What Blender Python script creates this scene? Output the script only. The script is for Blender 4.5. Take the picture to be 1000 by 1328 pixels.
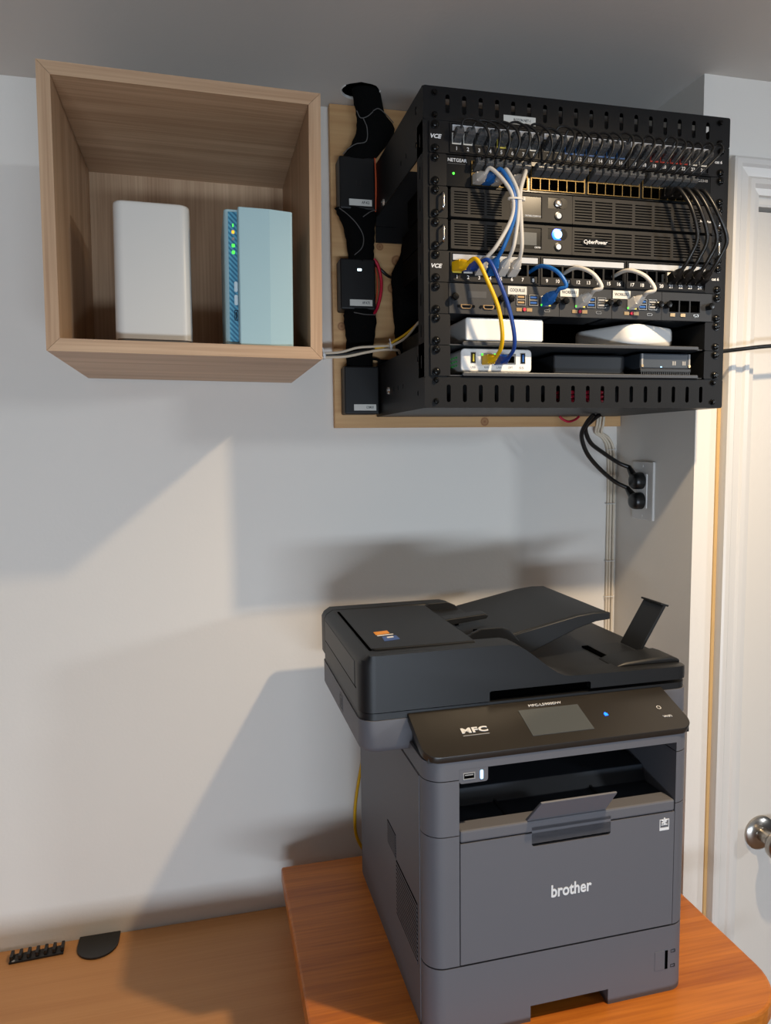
import bpy, bmesh, math, random
from mathutils import Vector, Matrix, Euler
R = math.radians
for o in list(bpy.data.objects):
    bpy.data.objects.remove(o)
SC = bpy.context.scene
COL = SC.collection
ZS = 1.743                       # the wall cube's underside is this far above the floor; all numbers below are measured from it
# ------------------------------------------------------------------ camera
cd = bpy.data.cameras.new('camera'); cam = bpy.data.objects.new('camera', cd); COL.objects.link(cam)
cam.location = (0.1962, -1.3517, -0.1205 + ZS); cam.rotation_euler = (1.4800, 0.0121, -0.2384)
cd.sensor_fit = 'HORIZONTAL'; cd.sensor_width = 36.0; cd.lens = 937.02 * 36 / 1000
cd.clip_start = 0.02
SC.camera = cam
# ------------------------------------------------------------------ world, lights, exposure
w = bpy.data.worlds.new('world'); SC.world = w; w.use_nodes = True
bg = w.node_tree.nodes['Background']; bg.inputs[0].default_value = (0.80, 0.88, 1.0, 1); bg.inputs[1].default_value = 0.07
def light(name, kind, loc, energy, color, target=None, size=None, size_y=None, radius=None):
    d = bpy.data.lights.new(name, kind); d.energy = energy; d.color = color
    if size: d.shape = 'RECTANGLE'; d.size = size; d.size_y = size_y or size
    if radius is not None: d.shadow_soft_size = radius
    o = bpy.data.objects.new(name, d); COL.objects.link(o); o.location = (loc[0], loc[1], loc[2] + ZS)
    if target:
        v = Vector(target) - Vector(loc); o.rotation_euler = v.to_track_quat('-Z', 'Y').to_euler()
    return o
dl = light('ceiling_downlight', 'SPOT', (0.895, -0.820, 0.452), 58, (1.0, 0.77, 0.50), (0.895, -0.820, -1.0), radius=0.018)
dl.data.spot_size = R(166); dl.data.spot_blend = 1.0
light('side_window', 'AREA', (4.3, -3.9, 0.45), 46, (0.86, 0.93, 1.0), (0.3, 0, -0.3), 0.40, 0.30)
light('patio_door', 'AREA', (0.1, -4.2, -1.26), 94, (0.72, 0.85, 1.0), (0.4, 0, -0.6), 2.4, 0.25)
SC.view_settings.view_transform = 'Standard'; SC.view_settings.look = 'None'
SC.view_settings.gamma = 1.0; SC.view_settings.exposure = -0.18; SC.view_settings.use_curve_mapping = False

# ------------------------------------------------------------------ materials
MATS = {}
def srgb(r, g, b):
    f = lambda c: (c / 255 / 12.92) if c / 255 <= 0.04045 else ((c / 255 + 0.055) / 1.055) ** 2.4
    return (f(r), f(g), f(b), 1)
def mat(name, col, rough=0.5, metal=0.0, spec=0.5, bump=0.0, bscale=200, vary=0.0, vscale=6, emit=0, trans=0, coat=0, alpha=1):
    m = bpy.data.materials.new(name); m.use_nodes = True; nt = m.node_tree; N = nt.nodes; L = nt.links
    b = N['Principled BSDF']; c = srgb(*col)
    b.inputs['Base Color'].default_value = c; b.inputs['Roughness'].default_value = rough; b.inputs['Metallic'].default_value = metal
    b.inputs['Specular IOR Level'].default_value = spec
    b.inputs['Coat Weight'].default_value = coat
    if trans: b.inputs['Transmission Weight'].default_value = trans
    if emit: b.inputs['Emission Color'].default_value = c; b.inputs['Emission Strength'].default_value = emit
    tc = N.new('ShaderNodeTexCoord')
    if vary:
        n = N.new('ShaderNodeTexNoise'); n.inputs['Scale'].default_value = vscale; n.inputs['Detail'].default_value = 6
        L.new(tc.outputs['Object'], n.inputs['Vector'])
        mx = N.new('ShaderNodeMix'); mx.data_type = 'RGBA'
        mx.inputs[6].default_value = tuple(x * (1 - vary) for x in c[:3]) + (1,); mx.inputs[7].default_value = tuple(min(1, x * (1 + vary)) for x in c[:3]) + (1,)
        L.new(n.outputs['Fac'], mx.inputs[0]); L.new(mx.outputs[2], b.inputs['Base Color'])
    if bump:
        n = N.new('ShaderNodeTexNoise'); n.inputs['Scale'].default_value = bscale; n.inputs['Detail'].default_value = 3
        L.new(tc.outputs['Object'], n.inputs['Vector'])
        bm = N.new('ShaderNodeBump'); bm.inputs['Strength'].default_value = bump; bm.inputs['Distance'].default_value = 0.002
        L.new(n.outputs['Fac'], bm.inputs['Height']); L.new(bm.outputs['Normal'], b.inputs['Normal'])
    MATS[name] = m; return m
def wood(name, dark, light_, axis='x', scale=1.0, rough=0.45, knots=False, fine=1.0, contrast=(0.30, 0.72)):
    """straight-grained wood: stretched noise for the figure, a finer stretched noise for the pores"""
    m = bpy.data.materials.new(name); m.use_nodes = True; nt = m.node_tree; N = nt.nodes; L = nt.links
    b = N['Principled BSDF']; b.inputs['Roughness'].default_value = rough
    tc = N.new('ShaderNodeTexCoord')
    def stretched(along, across, detail, dist=0.0):
        mp = N.new('ShaderNodeMapping'); s = {'x': (along, across, across), 'y': (across, along, across), 'z': (across, across, along)}[axis]
        mp.inputs['Scale'].default_value = s; L.new(tc.outputs['Object'], mp.inputs['Vector'])
        n = N.new('ShaderNodeTexNoise'); n.inputs['Scale'].default_value = scale; n.inputs['Detail'].default_value = detail
        n.inputs['Distortion'].default_value = dist
        L.new(mp.outputs[0], n.inputs['Vector']); return n
    n1 = stretched(1.2, 26, 4, 0.6); n2 = stretched(6, 320 * fine, 2)
    r = N.new('ShaderNodeValToRGB'); r.color_ramp.elements[0].color = srgb(*dark); r.color_ramp.elements[1].color = srgb(*light_)
    r.color_ramp.elements[0].position = contrast[0]; r.color_ramp.elements[1].position = contrast[1]
    mx = N.new('ShaderNodeMath'); mx.operation = 'MULTIPLY_ADD'; mx.inputs[1].default_value = 0.35; L.new(n2.outputs['Fac'], mx.inputs[0])
    sc = N.new('ShaderNodeMath'); sc.operation = 'MULTIPLY'; sc.inputs[1].default_value = 0.65; L.new(n1.outputs['Fac'], sc.inputs[0])
    L.new(sc.outputs[0], mx.inputs[2]); L.new(mx.outputs[0], r.inputs['Fac'])
    out = r.outputs['Color']
    if knots:
        prev = None                                            # a few round knots at their own places in the board
        for q in ((0.546, -0.018, 0.222, 0.012), (0.514, -0.018, 0.246, 0.008), (0.537, -0.018, 0.172, 0.011), (0.72, -0.018, -0.075, 0.010), (0.44, -0.018, 0.10, 0.009)):
            dn = N.new('ShaderNodeVectorMath'); dn.operation = 'DISTANCE'; dn.inputs[1].default_value = q[:3]; L.new(tc.outputs['Object'], dn.inputs[0])
            dv_ = N.new('ShaderNodeMath'); dv_.operation = 'DIVIDE'; dv_.inputs[1].default_value = q[3]; L.new(dn.outputs['Value'], dv_.inputs[0])
            if prev is None: prev = dv_
            else:
                mn = N.new('ShaderNodeMath'); mn.operation = 'MINIMUM'; L.new(prev.outputs[0], mn.inputs[0]); L.new(dv_.outputs[0], mn.inputs[1]); prev = mn
        kr = N.new('ShaderNodeValToRGB'); kr.color_ramp.elements[0].position = 0.0; kr.color_ramp.elements[0].color = (0.85, 0.85, 0.85, 1)
        kr.color_ramp.elements[1].position = 1.0; kr.color_ramp.elements[1].color = (0, 0, 0, 1)
        for ps, vv in ((0.45, 0.45), (0.75, 0.75), (0.85, 0.2)): e = kr.color_ramp.elements.new(ps); e.color = (vv, vv, vv, 1)
        L.new(prev.outputs[0], kr.inputs['Fac'])
        k = N.new('ShaderNodeMix'); k.data_type = 'RGBA'; L.new(kr.outputs['Color'], k.inputs[0]); L.new(out, k.inputs[6]); k.inputs[7].default_value = srgb(128, 70, 34)
        out = k.outputs[2]
    L.new(out, b.inputs['Base Color'])
    bm = N.new('ShaderNodeBump'); bm.inputs['Strength'].default_value = 0.12; bm.inputs['Distance'].default_value = 0.001
    L.new(n2.outputs['Fac'], bm.inputs['Height']); L.new(bm.outputs['Normal'], b.inputs['Normal'])
    MATS[name] = m; return m
mat('wall', (226, 221, 213), 0.75, spec=0.25, bump=0.10, bscale=160, vary=0.025, vscale=2.5)
mat('ceiling', (206, 201, 194), 0.8, spec=0.2, bump=0.12, bscale=120, vary=0.03, vscale=3)
mat('floor', (150, 112, 78), 0.5)
mat('paint_white', (214, 211, 206), 0.35, spec=0.5, bump=0.05, bscale=60)
mat('door_paint', (214, 209, 201), 0.4, bump=0.15, bscale=90)
mat('tan_bead', (205, 168, 112), 0.7, vary=0.08, vscale=20)
wood('oak_x', (156, 121, 90), (212, 180, 146), 'x', 1.0, 0.5)
wood('oak_z', (156, 121, 90), (212, 180, 146), 'z', 1.0, 0.5)
wood('oak_y', (156, 121, 90), (212, 180, 146), 'y', 1.0, 0.5)
wood('pine', (186, 138, 88), (222, 182, 130), 'x', 0.9, 0.6, knots=True, fine=0.4)
wood('beech', (184, 126, 72), (206, 150, 94), 'x', 0.8, 0.45, contrast=(0.25, 0.8))
wood('orange_wood', (164, 84, 24), (218, 130, 46), 'x', 1.3, 0.35, contrast=(0.32, 0.68), fine=0.5)
mat('rack_black', (19, 19, 20), 0.45, spec=0.22, bump=0.06, bscale=500)
mat('rack_inner', (16, 16, 16), 0.6, spec=0.3)
mat('face_black', (17, 17, 19), 0.45, spec=0.25)
mat('bezel', (38, 36, 34), 0.5, spec=0.25)
mat('cavity', (5, 5, 5), 0.8, spec=0.1)
mat('hole', (3, 3, 3), 0.9, spec=0.0)  # near-black, stands in for the shade inside openings and slots
mat('screw_black', (18, 18, 18), 0.25, metal=0.6)
mat('steel', (190, 188, 184), 0.25, metal=1.0)
mat('gold_steel', (100, 86, 58), 0.38, metal=1.0)
mat('led_green_dim', (40, 150, 60), 0.4, emit=0.25)
mat('nickel', (176, 170, 162), 0.28, metal=1.0)
mat('print_white', (226, 226, 226), 0.6)
mat('print_grey', (150, 150, 150), 0.6)
mat('print_dark', (60, 60, 62), 0.6)
mat('paper', (202, 201, 194), 0.55)
mat('strip_paper', (178, 182, 188), 0.4, vary=0.05, vscale=60)
mat('clear_plug', (120, 122, 124), 0.15, trans=0.6, spec=0.6)
mat('cord_black', (14, 14, 14), 0.35)
mat('cord_white', (206, 200, 190), 0.5)
mat('cord_blue', (24, 96, 168), 0.4)
mat('cord_navy', (20, 62, 140), 0.4)
mat('cord_yellow', (232, 180, 8), 0.4)
mat('cord_red', (190, 20, 52), 0.45)
mat('cord_orange', (190, 78, 40), 0.5)
mat('cord_cream', (214, 200, 178), 0.5)
mat('jack_white', (220, 216, 206), 0.4)
mat('jack_dark', (40, 40, 40), 0.4)
mat('jack_yellow', (214, 196, 70), 0.4)
mat('jack_blue', (40, 92, 150), 0.4)
mat('jack_red', (170, 50, 34), 0.4)
mat('led_green', (70, 255, 60), 0.4, emit=2.5)
mat('led_yellow', (255, 220, 60), 0.4, emit=2.0)
mat('led_orange', (255, 176, 40), 0.4, emit=1.5)
mat('led_white', (215, 245, 255), 0.4, emit=3.0)
mat('led_blue', (20, 90, 255), 0.3, emit=5.0)
mat('led_bluewhite', (150, 205, 255), 0.3, emit=3.0)
mat('led_red', (255, 40, 50), 0.4, emit=0.6)
mat('white_plastic', (208, 206, 200), 0.35, spec=0.5)
mat('white_gloss', (236, 234, 230), 0.22, spec=0.5)
mat('grey_base', (120, 120, 116), 0.5)
mat('nas_blue', (160, 190, 196), 0.4)
mat('nas_button', (206, 222, 226), 0.4)
mat('lcd', (18, 20, 22), 0.22, spec=0.25)
mat('lcd_grey', (78, 82, 84), 0.25, spec=0.35)
mat('shelf_grey', (64, 66, 70), 0.4, metal=0.3)
mat('device_black', (36, 38, 41), 0.4)
mat('device_smoke', (56, 62, 70), 0.38, spec=0.4)
mat('pcb_red', (200, 30, 60), 0.4)
mat('usb_blue', (40, 90, 160), 0.3)
mat('brass', (190, 160, 120), 0.3, metal=0.9)
mat('injector', (15, 15, 16), 0.45, spec=0.35)
mat('fabric_black', (9, 9, 9), 0.95, spec=0.1, bump=0.6, bscale=900)
mat('piping_grey', (88, 86, 84), 0.8)
mat('printer_grey', (98, 98, 103), 0.5, spec=0.35, bump=0.05, bscale=1200)
mat('printer_black', (22, 23, 25), 0.45, spec=0.4, bump=0.05, bscale=900)
mat('printer_dark', (34, 38, 44), 0.5, spec=0.35)
mat('printer_gloss', (34, 30, 26), 0.36, spec=0.6)
mat('sticker_orange', (232, 150, 50), 0.5)
mat('sticker_blue', (62, 90, 150), 0.5)
mat('grommet', (30, 30, 30), 0.35)
# the small-disk server's front strip: two blues in fine diagonal stripes
def stripes(name, c1, c2):
    m = bpy.data.materials.new(name); m.use_nodes = True; N = m.node_tree.nodes; L = m.node_tree.links
    tc = N.new('ShaderNodeTexCoord'); wv = N.new('ShaderNodeTexWave'); wv.bands_direction = 'DIAGONAL'; wv.inputs['Scale'].default_value = 95
    L.new(tc.outputs['Object'], wv.inputs['Vector']); r = N.new('ShaderNodeValToRGB'); r.color_ramp.elements[0].color = srgb(*c1); r.color_ramp.elements[1].color = srgb(*c2)
    r.color_ramp.elements[0].position = 0.35; r.color_ramp.elements[1].position = 0.65
    L.new(wv.outputs['Fac'], r.inputs['Fac']); L.new(r.outputs['Color'], N['Principled BSDF'].inputs['Base Color']); MATS[name] = m
stripes('nas_strip', (40, 108, 140), (86, 158, 186))

# ------------------------------------------------------------------ mesh builder
def rrect(x0, x1, y0, y1, r, n=5, corners=(1, 1, 1, 1)):
    """rounded rectangle, counter-clockwise from lower left; corners = ll, lr, ur, ul"""
    P = []
    for (cx, cy, sx, sy, a, on) in ((x0, y0, 1, 1, 180, corners[0]), (x1, y0, -1, 1, 270, corners[1]), (x1, y1, -1, -1, 0, corners[2]), (x0, y1, 1, -1, 90, corners[3])):
        if not on or r <= 0: P.append((cx, cy)); continue
        for k in range(n + 1):
            t = R(a + 90 * k / n); P.append((cx + sx * r + r * math.cos(t), cy + sy * r + r * math.sin(t)))
    return P
def slot(cx, cz, w_, h, n=4):
    return rrect(cx - w_ / 2, cx + w_ / 2, cz - h / 2, cz + h / 2, w_ / 2 * 0.98, n)
def rect(x0, x1, y0, y1): return [(x0, y0), (x1, y0), (x1, y1), (x0, y1)]
PL = {'xz': lambda u, v, t: (u, t, v), 'xy': lambda u, v, t: (u, v, t), 'yz': lambda u, v, t: (t, u, v)}
def spline(P, res=6):
    P = [Vector(p) for p in P]
    if len(P) < 3: return P
    Q = [P[0] * 2 - P[1]] + P + [P[-1] * 2 - P[-2]]; out = []
    for i in range(1, len(Q) - 2):
        a, b, c, d = Q[i - 1:i + 3]
        for k in range(res):
            t = k / res
            out.append(0.5 * (2 * b + (c - a) * t + (2 * a - 5 * b + 4 * c - d) * t * t + (3 * b - a - 3 * c + d) * t ** 3))
    out.append(P[-1]); return out
class MB:
    def __init__(s): s.v = []; s.f = []
    def add(s, v, f):
        n = len(s.v); s.v += [tuple(p) for p in v]; s.f += [[i + n for i in q] for q in f]; return s
    def box(s, x0, x1, y0, y1, z0, z1):
        v = [(x, y, z) for z in (z0, z1) for y in (y0, y1) for x in (x0, x1)]
        return s.add(v, [(0, 2, 3, 1), (4, 5, 7, 6), (0, 1, 5, 4), (2, 6, 7, 3), (0, 4, 6, 2), (1, 3, 7, 5)])
    def prism(s, poly, plane, a, b):
        n = len(poly); f = PL[plane]; v = [f(u, w_, a) for u, w_ in poly] + [f(u, w_, b) for u, w_ in poly]
        return s.add(v, [list(range(n))[::-1], list(range(n, 2 * n))] + [(i, (i + 1) % n, n + (i + 1) % n, n + i) for i in range(n)])
    def loft(s, rings, cap=True):
        n = len(rings[0]); v = [p for r in rings for p in r]; f = []
        for k in range(len(rings) - 1):
            f += [(k * n + i, k * n + (i + 1) % n, (k + 1) * n + (i + 1) % n, (k + 1) * n + i) for i in range(n)]
        if cap: f += [list(range(n))[::-1], list(range((len(rings) - 1) * n, len(rings) * n))]
        return s.add(v, f)
    def cyl(s, c, axis, r, h, n=16, r2=None):
        r2 = r if r2 is None else r2; c = Vector(c); A = {'x': Vector((1, 0, 0)), 'y': Vector((0, 1, 0)), 'z': Vector((0, 0, 1))}.get(axis, None)
        if A is None: A = Vector(axis).normalized()
        U = A.orthogonal().normalized(); W = A.cross(U)
        ring = lambda o, q: [o + (U * math.cos(2 * math.pi * i / n) + W * math.sin(2 * math.pi * i / n)) * q for i in range(n)]
        return s.loft([ring(c, r), ring(c + A * h, r2)])
    def lathe(s, c, A, prof, n=20):
        A = Vector(A).normalized(); U = A.orthogonal().normalized(); W = A.cross(U); c = Vector(c)
        return s.loft([[c + A * h + (U * math.cos(2 * math.pi * i / n) + W * math.sin(2 * math.pi * i / n)) * q for i in range(n)] for h, q in prof])
    def tube(s, P, r, n=8, res=6, flat=1.0):
        Q = spline(P, res); rr = r if isinstance(r, (list, tuple)) else None; rings = []; U = None
        for i, p in enumerate(Q):
            T = (Q[min(i + 1, len(Q) - 1)] - Q[max(i - 1, 0)]).normalized()
            U = T.orthogonal().normalized() if U is None else (U - T * U.dot(T)).normalized()
            W = T.cross(U); q = r if rr is None else rr[0] + (rr[1] - rr[0]) * i / (len(Q) - 1)
            rings.append([p + U * math.cos(2 * math.pi * k / n) * q + W * math.sin(2 * math.pi * k / n) * q * flat for k in range(n)])
        return s.loft(rings)
    def plate(s, outer, holes, plane, a, b):
        """flat plate with holes cut through it"""
        cu = bpy.data.curves.new('t', 'CURVE'); cu.dimensions = '2D'; cu.fill_mode = 'BOTH'; cu.extrude = abs(b - a) / 2
        for poly in [outer] + list(holes):
            sp = cu.splines.new('POLY'); sp.points.add(len(poly) - 1); sp.use_cyclic_u = True
            for q, (u, w_) in zip(sp.points, poly): q.co = (u, w_, 0, 1)
        o = bpy.data.objects.new('t', cu); me = bpy.data.meshes.new_from_object(o); f = PL[plane]; m_ = (a + b) / 2
        s.add([f(v.co.x, v.co.y, m_ + v.co.z) for v in me.vertices], [list(p.vertices) for p in me.polygons])
        bpy.data.objects.remove(o); bpy.data.curves.remove(cu); bpy.data.meshes.remove(me); return s
    def text(s, body, at, size, face='-y', align='CENTER', depth=0.0003, bold=0.0, shear=0.0, width=None, rot=None, spacing=1.0):
        cu = bpy.data.curves.new('t', 'FONT'); cu.body = body; cu.size = size; cu.align_x = align; cu.align_y = 'CENTER'; cu.extrude = depth
        cu.offset = bold * size; cu.shear = shear; cu.resolution_u = 3; cu.space_character = spacing
        o = bpy.data.objects.new('t', cu); me = bpy.data.meshes.new_from_object(o); at = Vector(at)
        if width:
            xs = [v.co.x for v in me.vertices]; k = width / (max(xs) - min(xs))
        else: k = 1
        M = rot if rot is not None else {'-y': Matrix.Rotation(R(90), 3, 'X'), 'z': Matrix.Identity(3)}[face]
        s.add([at + M @ Vector((v.co.x * k, v.co.y, v.co.z)) for v in me.vertices], [list(p.vertices) for p in me.polygons])
        bpy.data.objects.remove(o); bpy.data.curves.remove(cu); bpy.data.meshes.remove(me); return s
    def mesh(s, name, m, smooth=None):
        me = bpy.data.meshes.new(name); me.from_pydata(s.v, [], s.f); me.materials.append(MATS[m])
        b = bmesh.new(); b.from_mesh(me); bmesh.ops.recalc_face_normals(b, faces=b.faces); b.to_mesh(me); b.free()
        if smooth:
            me.shade_smooth(); me.set_sharp_from_angle(angle=R(smooth))
        return me
OFF = {}
def finish(o, bevel, segs=2):
    if bevel:
        md = o.modifiers.new('edge', 'BEVEL'); md.width = bevel; md.segments = segs; md.limit_method = 'ANGLE'; md.angle_limit = R(35)
        md.harden_normals = False
def part(root, name, mb, m, bevel=0, smooth=None, label=None, segs=2):
    o = bpy.data.objects.new(name, mb.mesh(name, m, smooth)); COL.objects.link(o); o.parent = root; finish(o, bevel, segs)
    top = root
    while top.parent: top = top.parent
    off = OFF.get(top.name)
    if off and root is top: o.data.transform(Matrix.Translation(-Vector(off)))
    elif off: o.data.transform(Matrix.Translation(-Vector(off)))
    if label: o['label'] = label
    return o
def tag(o, label, cat, group=None):
    o['label'] = label; o['category'] = cat
    if group: o['group'] = group
    return o
def thing(name, label, cat, loc=(0, 0, 0), rot=None, group=None, base=None):
    """an Empty at the thing's base. base: the same point in the coordinates its parts are drawn in"""
    o = bpy.data.objects.new(name, None); COL.objects.link(o); o.empty_display_size = 0.03
    o.location = (loc[0], loc[1], loc[2] + ZS)
    if rot: o.rotation_euler = rot
    if base is not None: OFF[o.name] = base
    return tag(o, label, cat, group)
def solo(name, mb, m, label, cat, loc=(0, 0, 0), rot=None, group=None, bevel=0, smooth=None):
    o = bpy.data.objects.new(name, mb.mesh(name, m, smooth)); COL.objects.link(o); finish(o, bevel)
    o.location = (loc[0], loc[1], loc[2] + ZS)
    if rot: o.rotation_euler = rot
    return tag(o, label, cat, group)
def struct(name, mb, m, label, cat, bevel=0, smooth=None):
    o = solo(name, mb, m, label, cat, bevel=bevel, smooth=smooth); o['kind'] = 'structure'; return o

# ------------------------------------------------------------------ the room
FL = -ZS; CE = 0.4912; XC = 1.0187; YJ = -0.25
struct('wall_back', MB().box(-2.4, XC + 0.12, 0, 0.12, FL, CE), 'wall', 'plain off-white wall behind the printer and the wall cube', 'wall')
struct('wall_right', MB().box(XC, XC + 0.10, YJ + 0.11, 0, FL, CE), 'wall', 'short off-white return wall that carries the power outlet', 'wall')
DX0, DX1, DZ = 1.1245, 1.93, 0.288
struct('wall_front', MB().box(XC, DX0, YJ, YJ + 0.11, FL, CE).box(DX0, DX1, YJ, YJ + 0.11, DZ, CE).box(DX1, 3.0, YJ, YJ + 0.11, FL, CE), 'wall',
       'off-white wall strip between the outlet corner and the door casing', 'wall')
ce = thing('ceiling', 'grey-white low ceiling with a rough round cable hole above the black sleeves', 'ceiling', (0, 0, CE), base=(0, 0, CE)); ce['kind'] = 'structure'
HX, HY, HR = 0.4705, -0.071, 0.033
random.seed(4)
hole = [(HX + HR * (1 + random.uniform(-0.05, 0.05)) * math.cos(t), HY + 0.030 * (1 + random.uniform(-0.05, 0.05)) * math.sin(t)) for t in [2 * math.pi * k / 22 for k in range(22)]]
part(ce, 'board', MB().plate(rect(-2.4, 3.0, -4.6, 0.0), [hole], 'xy', CE, CE + 0.003), 'ceiling')
part(ce, 'cavity', MB().box(HX - 0.06, HX + 0.06, HY - 0.06, HY + 0.06, CE + 0.0031, CE + 0.02), 'hole')  # black slab over the hole, its dark depth put into the colour
rim = MB().tube([(HX + HR * 1.03 * math.cos(t), HY + 0.031 * math.sin(t), CE - 0.0005) for t in [2 * math.pi * k / 24 for k in range(-1, 15)]][::-1], 0.0014, 5, 1)
part(ce, 'hole_rim', rim, 'paint_white', label='torn pale rim of the cable hole')
struct('floor', MB().box(-2.4, 3.0, -4.6, 0.12, FL - 0.03, FL), 'floor', 'brown floor of the room', 'floor')
# door casing: stepped moulding, left leg and head
tr = thing('trim_1', 'white moulded door casing beside the equipment rack', 'door casing', (1.067, YJ, FL), base=(1.067, YJ, FL)); tr['kind'] = 'structure'
CX0, CX1, CZ = 1.067, 1.1245, 0.357
prof = [(0, 0), (0, -0.020), (0.004, -0.022), (0.012, -0.022), (0.016, -0.018), (0.030, -0.016), (0.034, -0.019), (0.042, -0.019), (0.047, -0.012), (0.0575, -0.010), (0.0575, 0)]
leg = MB().loft([[(CX0 + a, YJ + b, FL) for a, b in prof], [(CX0 + a, YJ + b, CZ - a) for a, b in prof]])
part(tr, 'casing_leg', leg, 'paint_white')
head = MB().loft([[(CX0 + a, YJ + b, CZ - a) for a, b in prof], [(DX1 + 0.0575 - a, YJ + b, CZ - a) for a, b in prof]])
part(tr, 'casing_head', head, 'paint_white')
part(tr, 'jamb', MB().box(DX0 - 0.001, DX0 + 0.004, YJ + 0.0, YJ + 0.10, FL, DZ).box(DX0, DX1, YJ, YJ + 0.10, DZ - 0.004, DZ), 'paint_white')
part(tr, 'caulk_bead', MB().box(CX0 - 0.006, CX0, YJ - 0.003, YJ, FL, CZ), 'tan_bead', label='tan caulk line along the casing')
dr = thing('door_1', 'cream panelled door with a round nickel knob', 'door', (DX0 + 0.006, YJ + 0.03, FL), base=(DX0 + 0.006, YJ + 0.03, FL)); dr['kind'] = 'structure'
DXa = DX0 + 0.0065
slab = MB().plate(rect(DXa, DX1 - 0.004, FL + 0.008, DZ - 0.012), [rect(DXa + 0.115, DX1 - 0.12, -0.62, DZ - 0.13), rect(DXa + 0.115, DX1 - 0.12, FL + 0.2, -0.98)], 'xz', YJ + 0.002, YJ + 0.014).box(DXa, DX1 - 0.004, YJ + 0.014, YJ + 0.036, FL + 0.008, DZ - 0.012)
part(dr, 'slab', slab, 'door_paint', bevel=0.0015)
for z0, z1 in ((-0.585, DZ - 0.165), (FL + 0.235, -1.015)):
    part(dr, 'panel', MB().box(DXa + 0.15, DX1 - 0.155, YJ + 0.006, YJ + 0.016, z0, z1), 'door_paint', bevel=0.006)
KX, KZ = 1.182, -0.855
kn = part(dr, 'knob', MB().lathe((KX, YJ + 0.002, KZ), (0, -1, 0), [(0, 0.0325), (0.004, 0.0325), (0.008, 0.028), (0.010, 0.013), (0.030, 0.012), (0.036, 0.019), (0.044, 0.026), (0.054, 0.0275), (0.062, 0.024), (0.066, 0.016), (0.067, 0.001)], 32), 'nickel', smooth=40, label='round brushed nickel knob')
part(dr, 'latch_plate', MB().prism(rrect(DX0 - 0.0025, DX0 + 0.005, -0.885, -0.815, 0.0036), 'xz', YJ - 0.0012, YJ + 0.002), 'nickel')

# ------------------------------------------------------------------ desk and printer stand
ZD = -1.013; ZT = -0.8978
de = thing('desk', 'light brown wooden desk against the wall, lower than the printer stand', 'desk', (-0.4, -0.33, FL), base=(-0.4, -0.33, FL))
part(de, 'desktop', MB().box(-1.5, 0.345, -0.66, -0.004, ZD - 0.028, ZD), 'beech', bevel=0.002)
for x in (-1.45, 0.30):
    for y in (-0.60, -0.06): part(de, 'leg', MB().box(x - 0.025, x + 0.025, y - 0.025, y + 0.025, FL, ZD - 0.028), 'grommet', bevel=0.002)
st = thing('printer_stand', 'orange-brown wooden stand with rounded corners under the printer', 'stand', (0.635, -0.32, FL), base=(0.635, -0.32, FL))
part(st, 'top', MB().prism(rrect(0.3004, 0.967, -0.578, -0.060, 0.085, 10, (1, 1, 0, 0)), 'xy', ZT - 0.030, ZT), 'orange_wood', bevel=0.004)
part(st, 'shelf', MB().prism(rrect(0.37, 0.985, -0.64, -0.060, 0.05, 8, (1, 1, 0, 0)), 'xy', -1.062, -1.035), 'orange_wood', bevel=0.003)
for x in (0.375, 0.915):
    part(st, 'side_panel', MB().box(x, x + 0.022, -0.53, -0.07, FL, -1.062).box(x, x + 0.022, -0.50, -0.07, -1.035, ZT - 0.030), 'orange_wood')
part(st, 'back_panel', MB().box(0.397, 0.915, -0.092, -0.075, FL, -1.062).box(0.397, 0.915, -0.092, -0.075, -1.035, ZT - 0.030).box(0.31, 0.375, -0.075, -0.062, ZT - 0.07, ZT - 0.030), 'orange_wood')  # added to block low daylight from the wall behind the stand
# cable grommet and cable comb on the desk
gp = [(-0.064, -0.004), (-0.064, -0.030)] + [(-0.0285 - 0.0355 * math.cos(t), -0.032 - 0.0375 * math.sin(t)) for t in [math.pi * k / 14 for k in range(15)]] + [(0.007, -0.030), (0.007, -0.004)]
solo('grommet_cover', MB().prism(gp, 'xy', 0, 0.004), 'grommet', 'black D-shaped cable grommet cover set into the back of the desk', 'grommet', (0, 0, ZD), bevel=0.001)
cb = thing('cable_comb', 'black cable comb strip lying at the back edge of the desk', 'cable clip', (-0.130, -0.032, ZD), (0, 0, R(3)))
part(cb, 'base', MB().box(-0.044, 0.044, -0.011, 0.011, 0, 0.004), 'grommet', bevel=0.001)
for k in range(7):
    part(cb, 'tooth', MB().box(-0.043 + k * 0.0137, -0.0375 + k * 0.0137, -0.008, 0.011, 0.004, 0.012), 'grommet', bevel=0.001)
part(cb, 'logo', MB().lathe((-0.037, -0.0085, 0.004), (0, 0, 1), [(0, 0.0028), (0.0004, 0.0028)], 14), 'print_grey')

# ------------------------------------------------------------------ wall cube with its two devices
ER = (-0.0052, 0.0134, 0.0107); EM = Euler(ER).to_matrix(); EC = Vector((0.175, -0.003, 0.175))
def eloc(p): return EC + EM @ (Vector(p) - Vector((0.175, 0, 0.175)))
A, TH, YB = 0.35, 0.0161, -0.0318
ek = thing('wall_cube', 'open pale oak cube shelf hung on the wall, holding two devices', 'shelf', eloc((0.175, 0, 0)), ER, base=(0.175, 0, 0))
g = 0.00025
part(ek, 'top_panel', MB().prism([(g, A), (A - g, A), (A - TH - g, A - TH), (TH + g, A - TH)], 'xz', -A, -0.001), 'oak_x')
part(ek, 'bottom_panel', MB().prism([(g, 0), (A - g, 0), (A - TH - g, TH), (TH + g, TH)], 'xz', -A, -0.001), 'oak_x')
part(ek, 'left_panel', MB().prism([(0, g), (0, A - g), (TH, A - TH - g), (TH, TH + g)], 'xz', -A, -0.001), 'oak_z')
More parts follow.
